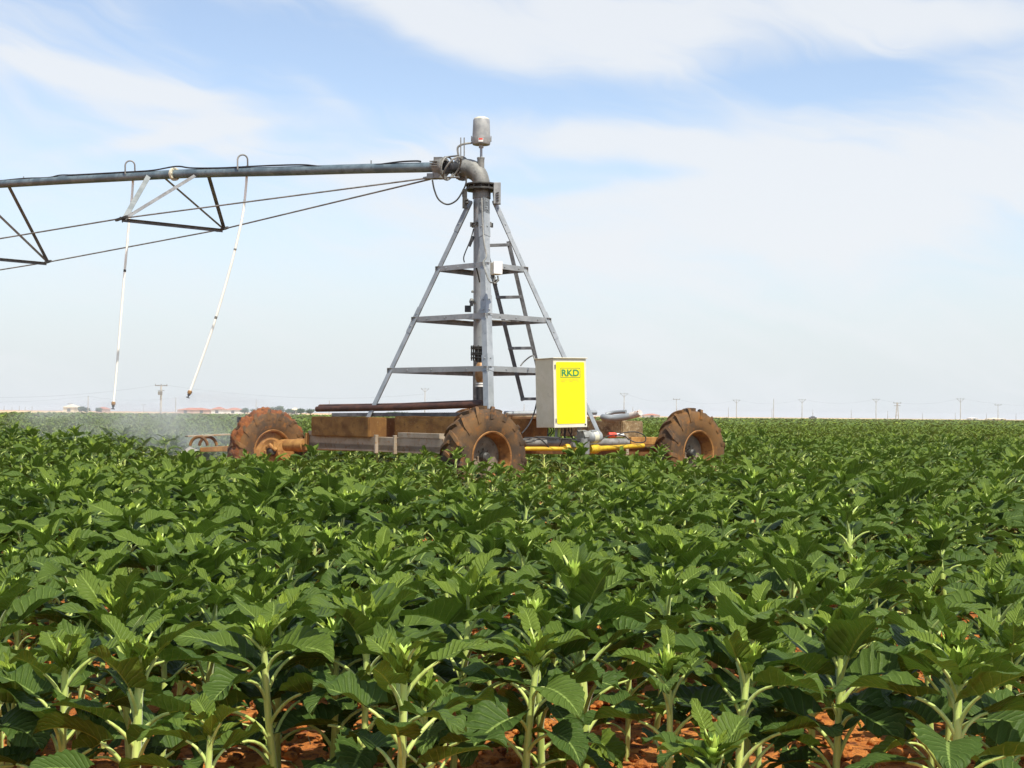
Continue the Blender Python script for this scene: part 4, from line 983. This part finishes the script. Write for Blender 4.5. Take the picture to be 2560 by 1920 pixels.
# water spray
def spray(t_, b, o, c=(0, 0, 0), rad=2.0, dens=.35, top=0):
    t_.n.remove(b); P = posc(t_)
    v_ = t_.node('ShaderNodeVectorMath', operation='SUBTRACT', ins={0: P, 1: tuple(c)}).outputs[0]
    x_, y_, z_ = t_.sep(v_)[:3]
    r_ = t_.m('SQRT', t_.m('ADD', t_.m('MULTIPLY', x_, x_), t_.m('MULTIPLY', y_, y_)))
    q = t_.m('DIVIDE', r_, rad)
    # the thrown sheet follows a flat parabola out from the nozzle, fine mist below it
    sheet = t_.m('SUBTRACT', z_, t_.m('MULTIPLY', t_.m('MULTIPLY', q, q), -.34))
    below = t_.ramp(sheet, .06, -.05); thin = t_.m('EXPONENT', t_.m('MULTIPLY', t_.m('POWER', t_.m('ABSOLUTE', t_.m('DIVIDE', sheet, .07)), 2), -1))
    fall = t_.ramp(q, 1.0, .45)
    nn = t_.ramp(t_.noise(P, 2.2, 5, .65), .32, .72)
    near_ = t_.m('MULTIPLY', t_.m('DIVIDE', .10, t_.m('ADD', r_, .12)), 2.2)
    d = t_.m('MULTIPLY', t_.m('MULTIPLY', t_.m('ADD', t_.m('MULTIPLY', below, .75), t_.m('MULTIPLY', thin, t_.m('ADD', t_.m('MULTIPLY', near_, 4.5), .35))), fall), t_.m('MULTIPLY', nn, dens))
    pvn = t_.node('ShaderNodeVolumeScatter', ins={'Color': (.95, .97, 1.0, 1), 'Density': d, 'Anisotropy': .0}); t_.l.new(pvn.outputs[0], o.inputs['Volume'])
for i, (nz, off_, rad, dens, lb) in enumerate(((nz1, Vector((-.1, .3, 0)), 2.1, .27, 'fine water mist spreading under the left drop hose nozzle'),
                                      (nz2, Vector((.55, .3, -.02)), 1.7, .38, 'fine water mist drifting right from the right drop hose nozzle'))):
    c = nz+off_*.0; m = MB()
    prof = [(.001, .10), (rad*.3, .06), (rad*.7, -.12), (rad, -.4), (rad, -.95), (.001, -.95)]
    cx_ = nz+off_; m.lathe([(r_, h) for r_, h in prof], cx_, UP, 40)
    mt = mat('water_mist_%d' % i, spray, c=tuple(nz+off_*.35), rad=rad, dens=dens)
    o_ = m.build('water_mist', mt, origin=cx_); tag(o_, lb, 'water mist', kind='stuff')

# ------------------------------------------------------------------ control cabinet
cab = thing('control_cabinet', at(1400, 1100, 17.2), 'beige control cabinet with a bright yellow RKD door sticker, on posts above the cart', 'control cabinet')
# front face frame
c0 = at(1387, 1069, 17.15); ctop = at(1383.5, 896, 17.15); upc = (ctop-c0); hC = upc.length; upc.normalize()
fd = Vector((math.cos(R(36)), math.sin(R(36)), 0)); fd = (fd-upc*fd.dot(upc)).normalized(); fn = fd.cross(upc).normalized()     # fn points out of the door
if fn.y > 0: fn = -fn
wC = span_to(c0, fd, 1468); dC = span_to(c0, -fn, 1341)
MB().obox(c0-fn*.035, -fn*(dC-.035), fd*wC, upc*hC).build('cabinet_body', beige, cab, smooth=0, bevel=.006)
tq = Matrix.Rotation(R(-1.2), 3, upc)
door = MB().obox(c0-fd*.004-upc*.004, fn*-.026, fd*(wC+.006), upc*(hC+.004)).build('door', mat('cream_door_paint', two, a=(.66, .62, .48), c=(.70, .66, .53), scale=4, rough=.45, bmp=0), cab, smooth=0, bevel=.005)
MB().obox(c0-fd*.016+upc*(hC+.001)-fn*-.02, -fn*(dC+.03), fd*(wC+.03), upc*.010).build('roof_plate', beige, cab, smooth=0, bevel=.003)
def rrect(o_, w_, h_, r_, z, n=6):
    pts = []
    for cx_, cy_, a0 in ((w_-r_, h_-r_, 0), (r_, h_-r_, 90), (r_, r_, 180), (w_-r_, r_, 270)):
        for i in range(n+1):
            a = R(a0+90*i/n); pts.append((cx_+r_*math.cos(a), cy_+r_*math.sin(a)))
    return [o_+fd*x_+upc*y_+fn*z for x_, y_ in pts]
def plate(o_, w_, h_, r_, z0, z1):
    a, b = rrect(o_, w_, h_, r_, z0), rrect(o_, w_, h_, r_, z1); n = len(a); m = MB()
    m.add(a+b, [(i, (i+1) % n, (i+1) % n+n, i+n) for i in range(n)]+[tuple(range(n))[::-1], tuple(range(n, 2*n))]); return m
so_ = c0+fd*wC*.07+upc*hC*.05
stk = plate(so_, wC*.87, hC*.90, .02, .001, .004).build('yellow_sticker', yellow, door, smooth=0)
def text(txt, o_, wd, hg, z0, mt, parent, name):
    cu = bpy.data.curves.new(name, 'FONT'); cu.body = txt; cu.offset = .034; cu.extrude = .0; cu.space_character = 1.02
    ob = bpy.data.objects.new(name, cu); col.objects.link(ob); bpy.context.view_layer.update()
    me = bpy.data.meshes.new_from_object(ob.evaluated_get(bpy.context.evaluated_depsgraph_get())); bpy.data.objects.remove(ob)
    xs = [v_.co.x for v_ in me.vertices]; ys = [v_.co.y for v_ in me.vertices]; x0, x1, y0, y1 = min(xs), max(xs), min(ys), max(ys)
    q = Vector((0, 0, 0)); pp = parent
    while pp: q += pp.location; pp = pp.parent
    for v_ in me.vertices:
        v_.co = o_+fd*((v_.co.x-x0)/(x1-x0)*wd)+upc*((v_.co.y-y0)/(y1-y0)*hg)+fn*z0-q
    me.materials.append(mt); ob = bpy.data.objects.new(name, me); col.objects.link(ob); ob.parent = parent; return ob
lo_ = so_+fd*wC*.12+upc*hC*.67
# logo outline: rounded frame strip
a, b = rrect(lo_, wC*.62, hC*.145, .012, .006), rrect(lo_+fd*.006+upc*.006, wC*.62-.012, hC*.145-.012, .008, .006); n = len(a)
MB().add(a+b, [(i, (i+1) % n, (i+1) % n+n, i+n) for i in range(n)]).build('logo_frame', green, door, smooth=0)
text('RKD', lo_+fd*wC*.04+upc*hC*.022, wC*.54, hC*.10, .0065, green, door, 'lettering')
m = MB()
xx_ = 0; rr4 = random.Random(3)
while xx_ < .54:
    w_ = rr4.uniform(.012, .03); m.obox(lo_+fd*wC*xx_-upc*hC*.035+fn*.0055, fd*wC*w_, upc*hC*.012, fn*.001); xx_ += w_+.02
for xx_, w_ in ((.02, .11), (.28, .09), (.52, .03)): m.obox(lo_+fd*wC*xx_-upc*hC*.055+fn*.0055, fd*wC*w_, upc*hC*.006, fn*.001)
m.build('small_print', faint, door, smooth=0)
for q in (.10, .88): MB().cbox(c0+fd*.02+upc*hC*q+fn*.004, fd*.014, upc*.05, fn*.01).build('hinge', galv_dirty, door, smooth=0)
MB().lathe([(.001, .008), (.009, .008), (.01, 0)], c0+fd*wC*.94+upc*hC*.035, fn, 12).build('lock', darksteel, door)
for px, D in ((1392, 17.4), (1448, 17.55)): MB().bar(at(px, 1066, D), at(px, 1105, D), .05, .05, up=(0, 1, 0)).build('post', galv, cab, smooth=0)
rr4 = random.Random(9)
for px in (1370, 1376, 1382, 1404, 1410, 1416, 1422, 1428):
    D = 17.35+(px-1370)*.004
    MB().tube(apath([(px, 1066, D), (px+rr4.uniform(-3, 3), 1078, D), (px+rr4.uniform(-7, 9), 1092, D-.02), (px+rr4.uniform(0, 14), 1098, D-.1)]), .007, 6).build('cable', black, cab)
MB().tube([at(1398, 1068, 17.35), at(1397, 1092, 17.35)], .018, 10).build('green_gland', mat('green_gland', two, a=(.2, .35, .05), c=(.3, .42, .1), scale=20), cab)

# ------------------------------------------------------------------ far poles, houses, trees
def pole(px, top, base, kind, label, D):
    b = at(px, base, D); tp = at(px, top, D); h = tp.z-b.z; b.z = .05; h = tp.z-.05
    root = thing('utility_pole', b, label, 'utility pole', 'utility poles along the horizon')
    r0 = {'big': .40, 'y': .19, 't': .17, 'thin': .18, 'a': .24}[kind]
    if kind == 'a':
        m = MB()
        for s_ in (-1, 1): m.tube([b+Vector((s_*.6, 0, 0)), b+Vector((s_*.12, 0, h))], [.22, .16], 8)
        for q in (.3, .6, .85): m.bar(b+Vector((-.6*(1-q), 0, h*q)), b+Vector((.6*(1-q), 0, h*q)), .14, .14)
        m.build('pole_shaft', wood, root)
    else: MB().tube([b, b+Vector((0, 0, h))], [r0, r0*.62], 8).build('pole_shaft', wood, root)
    T = b+Vector((0, 0, h)); m = MB()
    if kind == 'big':
        m.bar(T+Vector((-2.1, 0, 0)), T+Vector((2.1, 0, 0)), .25, .28)
        for s_ in (-1.9, 0, 1.9): m.tube([T+Vector((s_, 0, .1)), T+Vector((s_, 0, .6))], .1, 6)
        m.build('crossarm', galv_dirty, root)
        m = MB(); m.cbox(b+Vector((-.2, -.4, h*.74)), Vector((1.3, 0, 0)), Vector((0, .9, 0)), UP*1.2); m.bar(b+Vector((-1.1, 0, h*.83)), b+Vector((1.1, 0, h*.83)), .16, .16); m.build('transformer', dull, root, smooth=0)
    elif kind == 'y':
        for s_ in (-1, 1): m.bar(T-UP*1.1, T+Vector((s_*1.5, 0, .3)), .11, .11)
        m.bar(T+Vector((-1.6, 0, .25)), T+Vector((1.6, 0, .25)), .11, .11)
        for s_ in (-1.5, 0, 1.5): m.tube([T+Vector((s_, 0, .25)), T+Vector((s_, 0, .65))], .07, 6)
        m.build('crossarm', galv_dirty, root)
    elif kind in ('t', 'a'):
        m.bar(T+Vector((-1.5, 0, -.3)), T+Vector((1.5, 0, -.3)), .2, .2)
        if kind == 'a': m.bar(T+Vector((-1.3, 0, -1.3)), T+Vector((1.3, 0, -1.3)), .2, .2)
        for s_ in (-1.4, 1.4): m.tube([T+Vector((s_, 0, -.3)), T+Vector((s_, 0, .25))], .09, 6)
        m.build('crossarm', galv_dirty, root)
    else:
        m.tube([T-UP*.2, T+UP*.35], .1, 6); m.build('insulator', galv_dirty, root)
    return T
PL = [(402, 964, 1028, 'big', 'stout power pole with flat T crossarm and transformer, between the two drop hoses', 470),
      (220, 992, 1027, 'thin', 'slim bare pole just left of the left drop hose, beside the dark bush', 520),
      (439, 996, 1028, 'thin', 'slim bare pole just left of the right drop hose nozzle', 520),
      (359, 1011, 1027, 't', 'small faint pole with short crossarm left of the stout transformer pole', 900),
      (175, 1008, 1027, 't', 'tiny faint pole above the pale farm building at far left', 900),
      (640, 1001, 1030, 'thin', 'slim pole rising over the left wheel', 560),
      (823, 1003, 1032, 'thin', 'slim pole behind the left ends of the rusty pipes', 620),
      (1062, 974, 1034, 'y', 'pole with forked top seen through the tower between left leg and riser', 560),
      (1310, 1012, 1036, 'thin', 'slim pole seen between the tower and the control cabinet', 640),
      (1560, 986, 1038, 'y', 'forked-top pole above the bent silver pipe', 560),
      (1582, 1018, 1038, 'thin', 'short slim pole right above the end of the bent silver pipe', 800),
      (1691, 997, 1040, 't', 'pole with short crossarm just left of the right wheel', 600),
      (1821, 1020, 1042, 'thin', 'short slim pole just right of the right wheel', 800),
      (1841, 1002, 1042, 'y', 'first forked-top pole right of the right wheel', 620),
      (1930, 1022, 1042, 'thin', 'short slim pole hugging the taller single one right of the right wheel', 800),
      (1934, 999, 1042, 'thin', 'tall slim single pole between the first two forked ones right of the right wheel', 600),
      (2005, 1001, 1043, 'y', 'second forked-top pole right of the right wheel', 620),
      (2032, 1026, 1043, 'thin', 'short slim pole beside the tiny dark vehicle on the horizon', 800),
      (2128, 1027, 1044, 'thin', 'short slim pole midway between the second and third forked poles', 800),
      (2190, 1000, 1044, 'y', 'third forked-top pole, next left of the twin-legged pole', 620),
      (2219, 1029, 1045, 'thin', 'short slim pole between the third forked pole and the twin-legged pole', 820),
      (2243, 1006, 1045, 'a', 'twin-legged A-shaped pole with two crossarms', 560),
      (2306, 1034, 1045, 'thin', 'tiny slim pole right of the twin-legged pole', 950),
      (2388, 1033, 1046, 'thin', 'tiny slim pole just left of the last forked pole', 900),
      (2401, 999, 1046, 'y', 'last forked-top pole before the right edge', 600),
      (2466, 1035, 1047, 'thin', 'tiny slim pole beside the low pale shed at right', 900),
      (2495, 1011, 1047, 't', 'pole with short crossarm near the right edge', 640),
      (2540, 1035, 1047, 'thin', 'tiny slim pole nearest the right edge', 900)]
for i, px in enumerate((10, 30, 48, 63, 80)):
    PL.append((px, 1016+(i % 2)*3, 1026, 'thin', ['tiny post nearest the left edge', 'tiny post second from the left edge', 'tiny post third from the left edge', 'tallest of the tiny posts at far left', 'tiny post fifth from the left edge'][i], 900))
TT = {}
for p in PL: TT[p[0]] = pole(*p)
def wire(a, b, sag, r_=.03, lab=''):
    n = 14; o_ = MB().tube([a.lerp(b, i/n)-UP*sag*4*(i/n)*(1-i/n) for i in range(n+1)], r_, 4).build('overhead_wire', darksteel, origin=a)
    tag(o_, lab, 'overhead wire', 'overhead wires')
wire(TT[402]+UP*.4, at(-200, 985, 470), 2.5, .02, 'upper wire sagging left from the stout transformer pole')
wire(TT[402]+UP*.4, at(1062, 985, 560), 3, .02, 'upper wire running right from the stout transformer pole to the tower gap pole')
wire(TT[220]+UP*.2, at(-120, 1004, 520), 1, .016, 'low wire left of the bare pole at far left')
wire(TT[220]+UP*.2, TT[439]+UP*.2, 1.2, .016, 'low wire between the two bare poles beside the drop hoses')
wire(TT[439]+UP*.2, TT[640]+UP*.2, 1.2, .016, 'low wire from the right drop hose pole to the pole over the left wheel')
wire(TT[1560]+UP*.7, TT[1691], 2, .016, 'wire between the two poles left of the right wheel')
wire(TT[1691], TT[1841]+UP*.6, 2, .016, 'wire passing above the right wheel')
wire(TT[1841]+UP*.6, TT[2005]+UP*.6, 2, .016, 'wire between the first and second forked poles')
wire(TT[2005]+UP*.6, TT[2190]+UP*.6, 2, .016, 'wire between the second and third forked poles')
wire(TT[2190]+UP*.6, TT[2401]+UP*.6, 2.4, .016, 'wire between the third and the last forked pole')
wire(TT[2401]+UP*.6, at(2700, 1003, 600), 2.4, .016, 'wire leaving the picture at the right edge')

hw_ = mat('house_white_wall', two, a=(.62, .60, .55), c=(.72, .70, .66), scale=.3, rough=.9, bmp=0)
hp = mat('house_pink_wall', two, a=(.45, .32, .26), c=(.55, .42, .35), scale=.3, rough=.9, bmp=0)
hs = mat('house_sand_wall', two, a=(.62, .54, .38), c=(.70, .62, .46), scale=.3, rough=.9, bmp=0)
rf = mat('red_tile_roof', two, a=(.36, .13, .08), c=(.46, .2, .13), scale=.4, rough=.9, bmp=0)
gl = mat('dark_window', two, a=(.04, .05, .06), c=(.07, .08, .09), scale=1, rough=.3, bmp=0)
def house(name, x0, x1, yt, yb, D, wall, roof, label, cat='building', ridge=.35, depth=9):
    a = at(x0, yb, D); b = at(x1, yb, D); h = at(x0, yt, D).z-.1; wd = b.x-a.x; c = Vector(((a.x+b.x)/2, D+depth/2, .1))
    root = thing(name, c, label, cat)
    hwall = h*(1-ridge); MB().cbox(c+UP*hwall/2, Vector((wd, 0, 0)), Vector((0, depth, 0)), UP*hwall).build('wall', wall, root, smooth=0)
    X_, Y_ = Vector((wd/2+.4, 0, 0)), Vector((0, depth/2+.5, 0)); q = c+UP*(hwall+.02); rg = c+UP*h
    inset = Vector((max(.01, wd/2-depth*.45 if wd > depth else wd*.12), 0, 0))
    MB().add([q-X_-Y_, q+X_-Y_, q+X_+Y_, q-X_+Y_, rg-inset, rg+inset], [(0, 1, 5, 4), (1, 2, 5), (2, 3, 4, 5), (3, 0, 4), (3, 2, 1, 0)]).build('roof', roof, root, smooth=0)
    nwin = max(1, int(wd/5))
    for i in range(nwin):
        xx = -wd/2+(i+.5)*wd/nwin; MB().cbox(c+Vector((xx, -depth/2-.03, hwall*.5)), Vector((1.3, 0, 0)), Vector((0, .08, 0)), UP*1.2).build('window', gl, root, smooth=0)
    return root
house('farm_building', 158, 186, 1011, 1026, 560, hs, hs, 'pale sandy farm building at far left on the horizon')
house('farm_building', 443, 524, 1019, 1030, 600, hp, rf, 'long low building with dull red roof right of the right nozzle')
house('house', 528, 556, 1017, 1030, 590, hw_, rf, 'white-walled house at the right end of the long red-roofed building')
house('house', 562, 602, 1019, 1030, 640, hw_, rf, 'low white and red building just left of the left wheel')
house('house', 726, 742, 1019, 1031, 640, hw_, hs, 'small pale house among trees right of the left wheel')
house('house', 1610, 1650, 1034, 1042, 620, hw_, rf, 'white house with reddish pyramid roof just left of the right wheel')
house('shed', 2428, 2444, 1043, 1049, 900, hw_, hw_, 'small white shed near the right end of the horizon')
house('shed', 2474, 2515, 1044.5, 1050, 900, hs, hs, 'low pale shed at the far right of the horizon')
house('farm_building', 240, 262, 1017, 1027, 650, hp, rf, 'small reddish farm building behind the left spray')
v_ = thing('car', at(2032, 1044, 800), 'tiny dark car on the horizon right of the right wheel', 'car'); c = v_.location.copy(); c.z = .2; v_.location.z = .2
MB().cbox(c+UP*.6, Vector((4.2, 0, 0)), Vector((0, 1.8, 0)), UP*.8).build('body', darksteel, v_, smooth=0, bevel=.15)
MB().cbox(c+UP*1.25, Vector((2.2, 0, 0)), Vector((0, 1.5, 0)), UP*.6).build('cabin', gl, v_, smooth=0, bevel=.15)
for s_ in (-1.3, 1.3): MB().tube([c+Vector((s_, -.95, .3)), c+Vector((s_, .95, .3))], .32, 12).build('wheel', black, v_)
tf = mat('tree_foliage', two, a=(.035, .07, .03), c=(.07, .12, .05), scale=.6, rough=.8, bmp=0)
bark = mat('tree_bark', two, a=(.12, .09, .06), c=(.2, .16, .11), scale=2, rough=.9, bmp=0)
def tree(px, yt, yb, wpx, D, label, name='tree', seed=0):
    b = at(px, yb, D); b.z = .1; h = at(px, yt, D).z-.1; W_ = wpx/F*D; rr5 = np.random.RandomState(seed)
    root = thing(name, b, label, 'tree' if name == 'tree' else 'bush', 'trees on the horizon')
    m = MB(); m.tube([b, b+UP*h*.55], [W_*.05+.1, .08], 7)
    for k_ in range(4):
        a = k_*1.6; m.tube([b+UP*h*.3, b+Vector((math.cos(a)*W_*.25, math.sin(a)*W_*.25, h*.65))], [.12, .05], 5)
    m.build('trunk', bark, root)
    n = 900; cen = rr5.uniform(-1, 1, (9, 3)); cen /= np.maximum(1, np.linalg.norm(cen, axis=1))[:, None]; k_ = rr5.randint(0, 9, n)
    p = cen[k_]*.55+rr5.normal(0, .23, (n, 3)); P_ = np.stack([p[:, 0]*W_/2*1.1, p[:, 1]*W_/2*1.1, h*.6+p[:, 2]*h*.42], -1)
    d1 = rr5.normal(0, 1, (n, 3)); d1 /= np.linalg.norm(d1, axis=1)[:, None]; d2 = np.cross(d1, rr5.normal(0, 1, (n, 3))); d2 /= np.linalg.norm(d2, axis=1)[:, None]
    s_ = (.05*h+.12)*rr5.uniform(.6, 1.4, (n, 1)); Q = np.stack([P_-d1*s_, P_-d2*s_*.6, P_+d1*s_, P_+d2*s_*.6], 1).reshape(-1, 3)
    me = npmesh('crown', Q, np.arange(n*4).reshape(-1, 4), [tf], smooth=False); o_ = bpy.data.objects.new('crown', me); col.objects.link(o_); o_.parent = root
for i, a in enumerate(((203, 1016, 1027, 18, 560, 'dark round bush at the left end of the small clump by the bare pole', 'bush'), (216, 1018, 1027, 20, 560, 'dark low bush beneath the bare pole at far left', 'bush'),
                       (247, 1017, 1027, 16, 640, 'small dark tree behind the left spray', 'tree'), (612, 1019, 1031, 26, 620, 'low tree at the left foot of the tree row by the left wheel', 'tree'),
                       (640, 1020, 1031, 34, 620, 'low wide tree behind the top left of the left wheel', 'tree'), (672, 1017, 1031, 22, 600, 'tree peeking over the left wheel, left of the tallest one', 'tree'),
                       (694, 1014, 1031, 34, 600, 'tallest dark tree just above the left wheel', 'tree'), (722, 1021, 1031, 24, 640, 'low tree right of the tallest one', 'tree'),
                       (752, 1021, 1032, 26, 640, 'round low tree right of the small pale house', 'tree'), (776, 1022, 1032, 24, 640, 'last low tree of the row, left of the rusty pipe ends', 'tree'),
                       (1000, 1029, 1035, 60, 700, 'low dark shrub line behind the ballast', 'bush'))):
    tree(*a, seed=i)

# ------------------------------------------------------------------ haze
hz = MB().obox((-3200, -90, -1), (6400, 0, 0), (0, 4300, 0), (0, 0, 15))
def hazem(t_, b, o, d=.0002):
    t_.n.remove(b); n = t_.node('ShaderNodeVolumePrincipled', ins={'Color': (.97, .97, 1.0, 1), 'Density': d, 'Anisotropy': .0}); t_.l.new(n.outputs[0], o.inputs['Volume'])
o = hz.build('haze', mat('thin_air', hazem)); tag(o, 'thin pale haze over the plain', 'haze', kind='stuff')
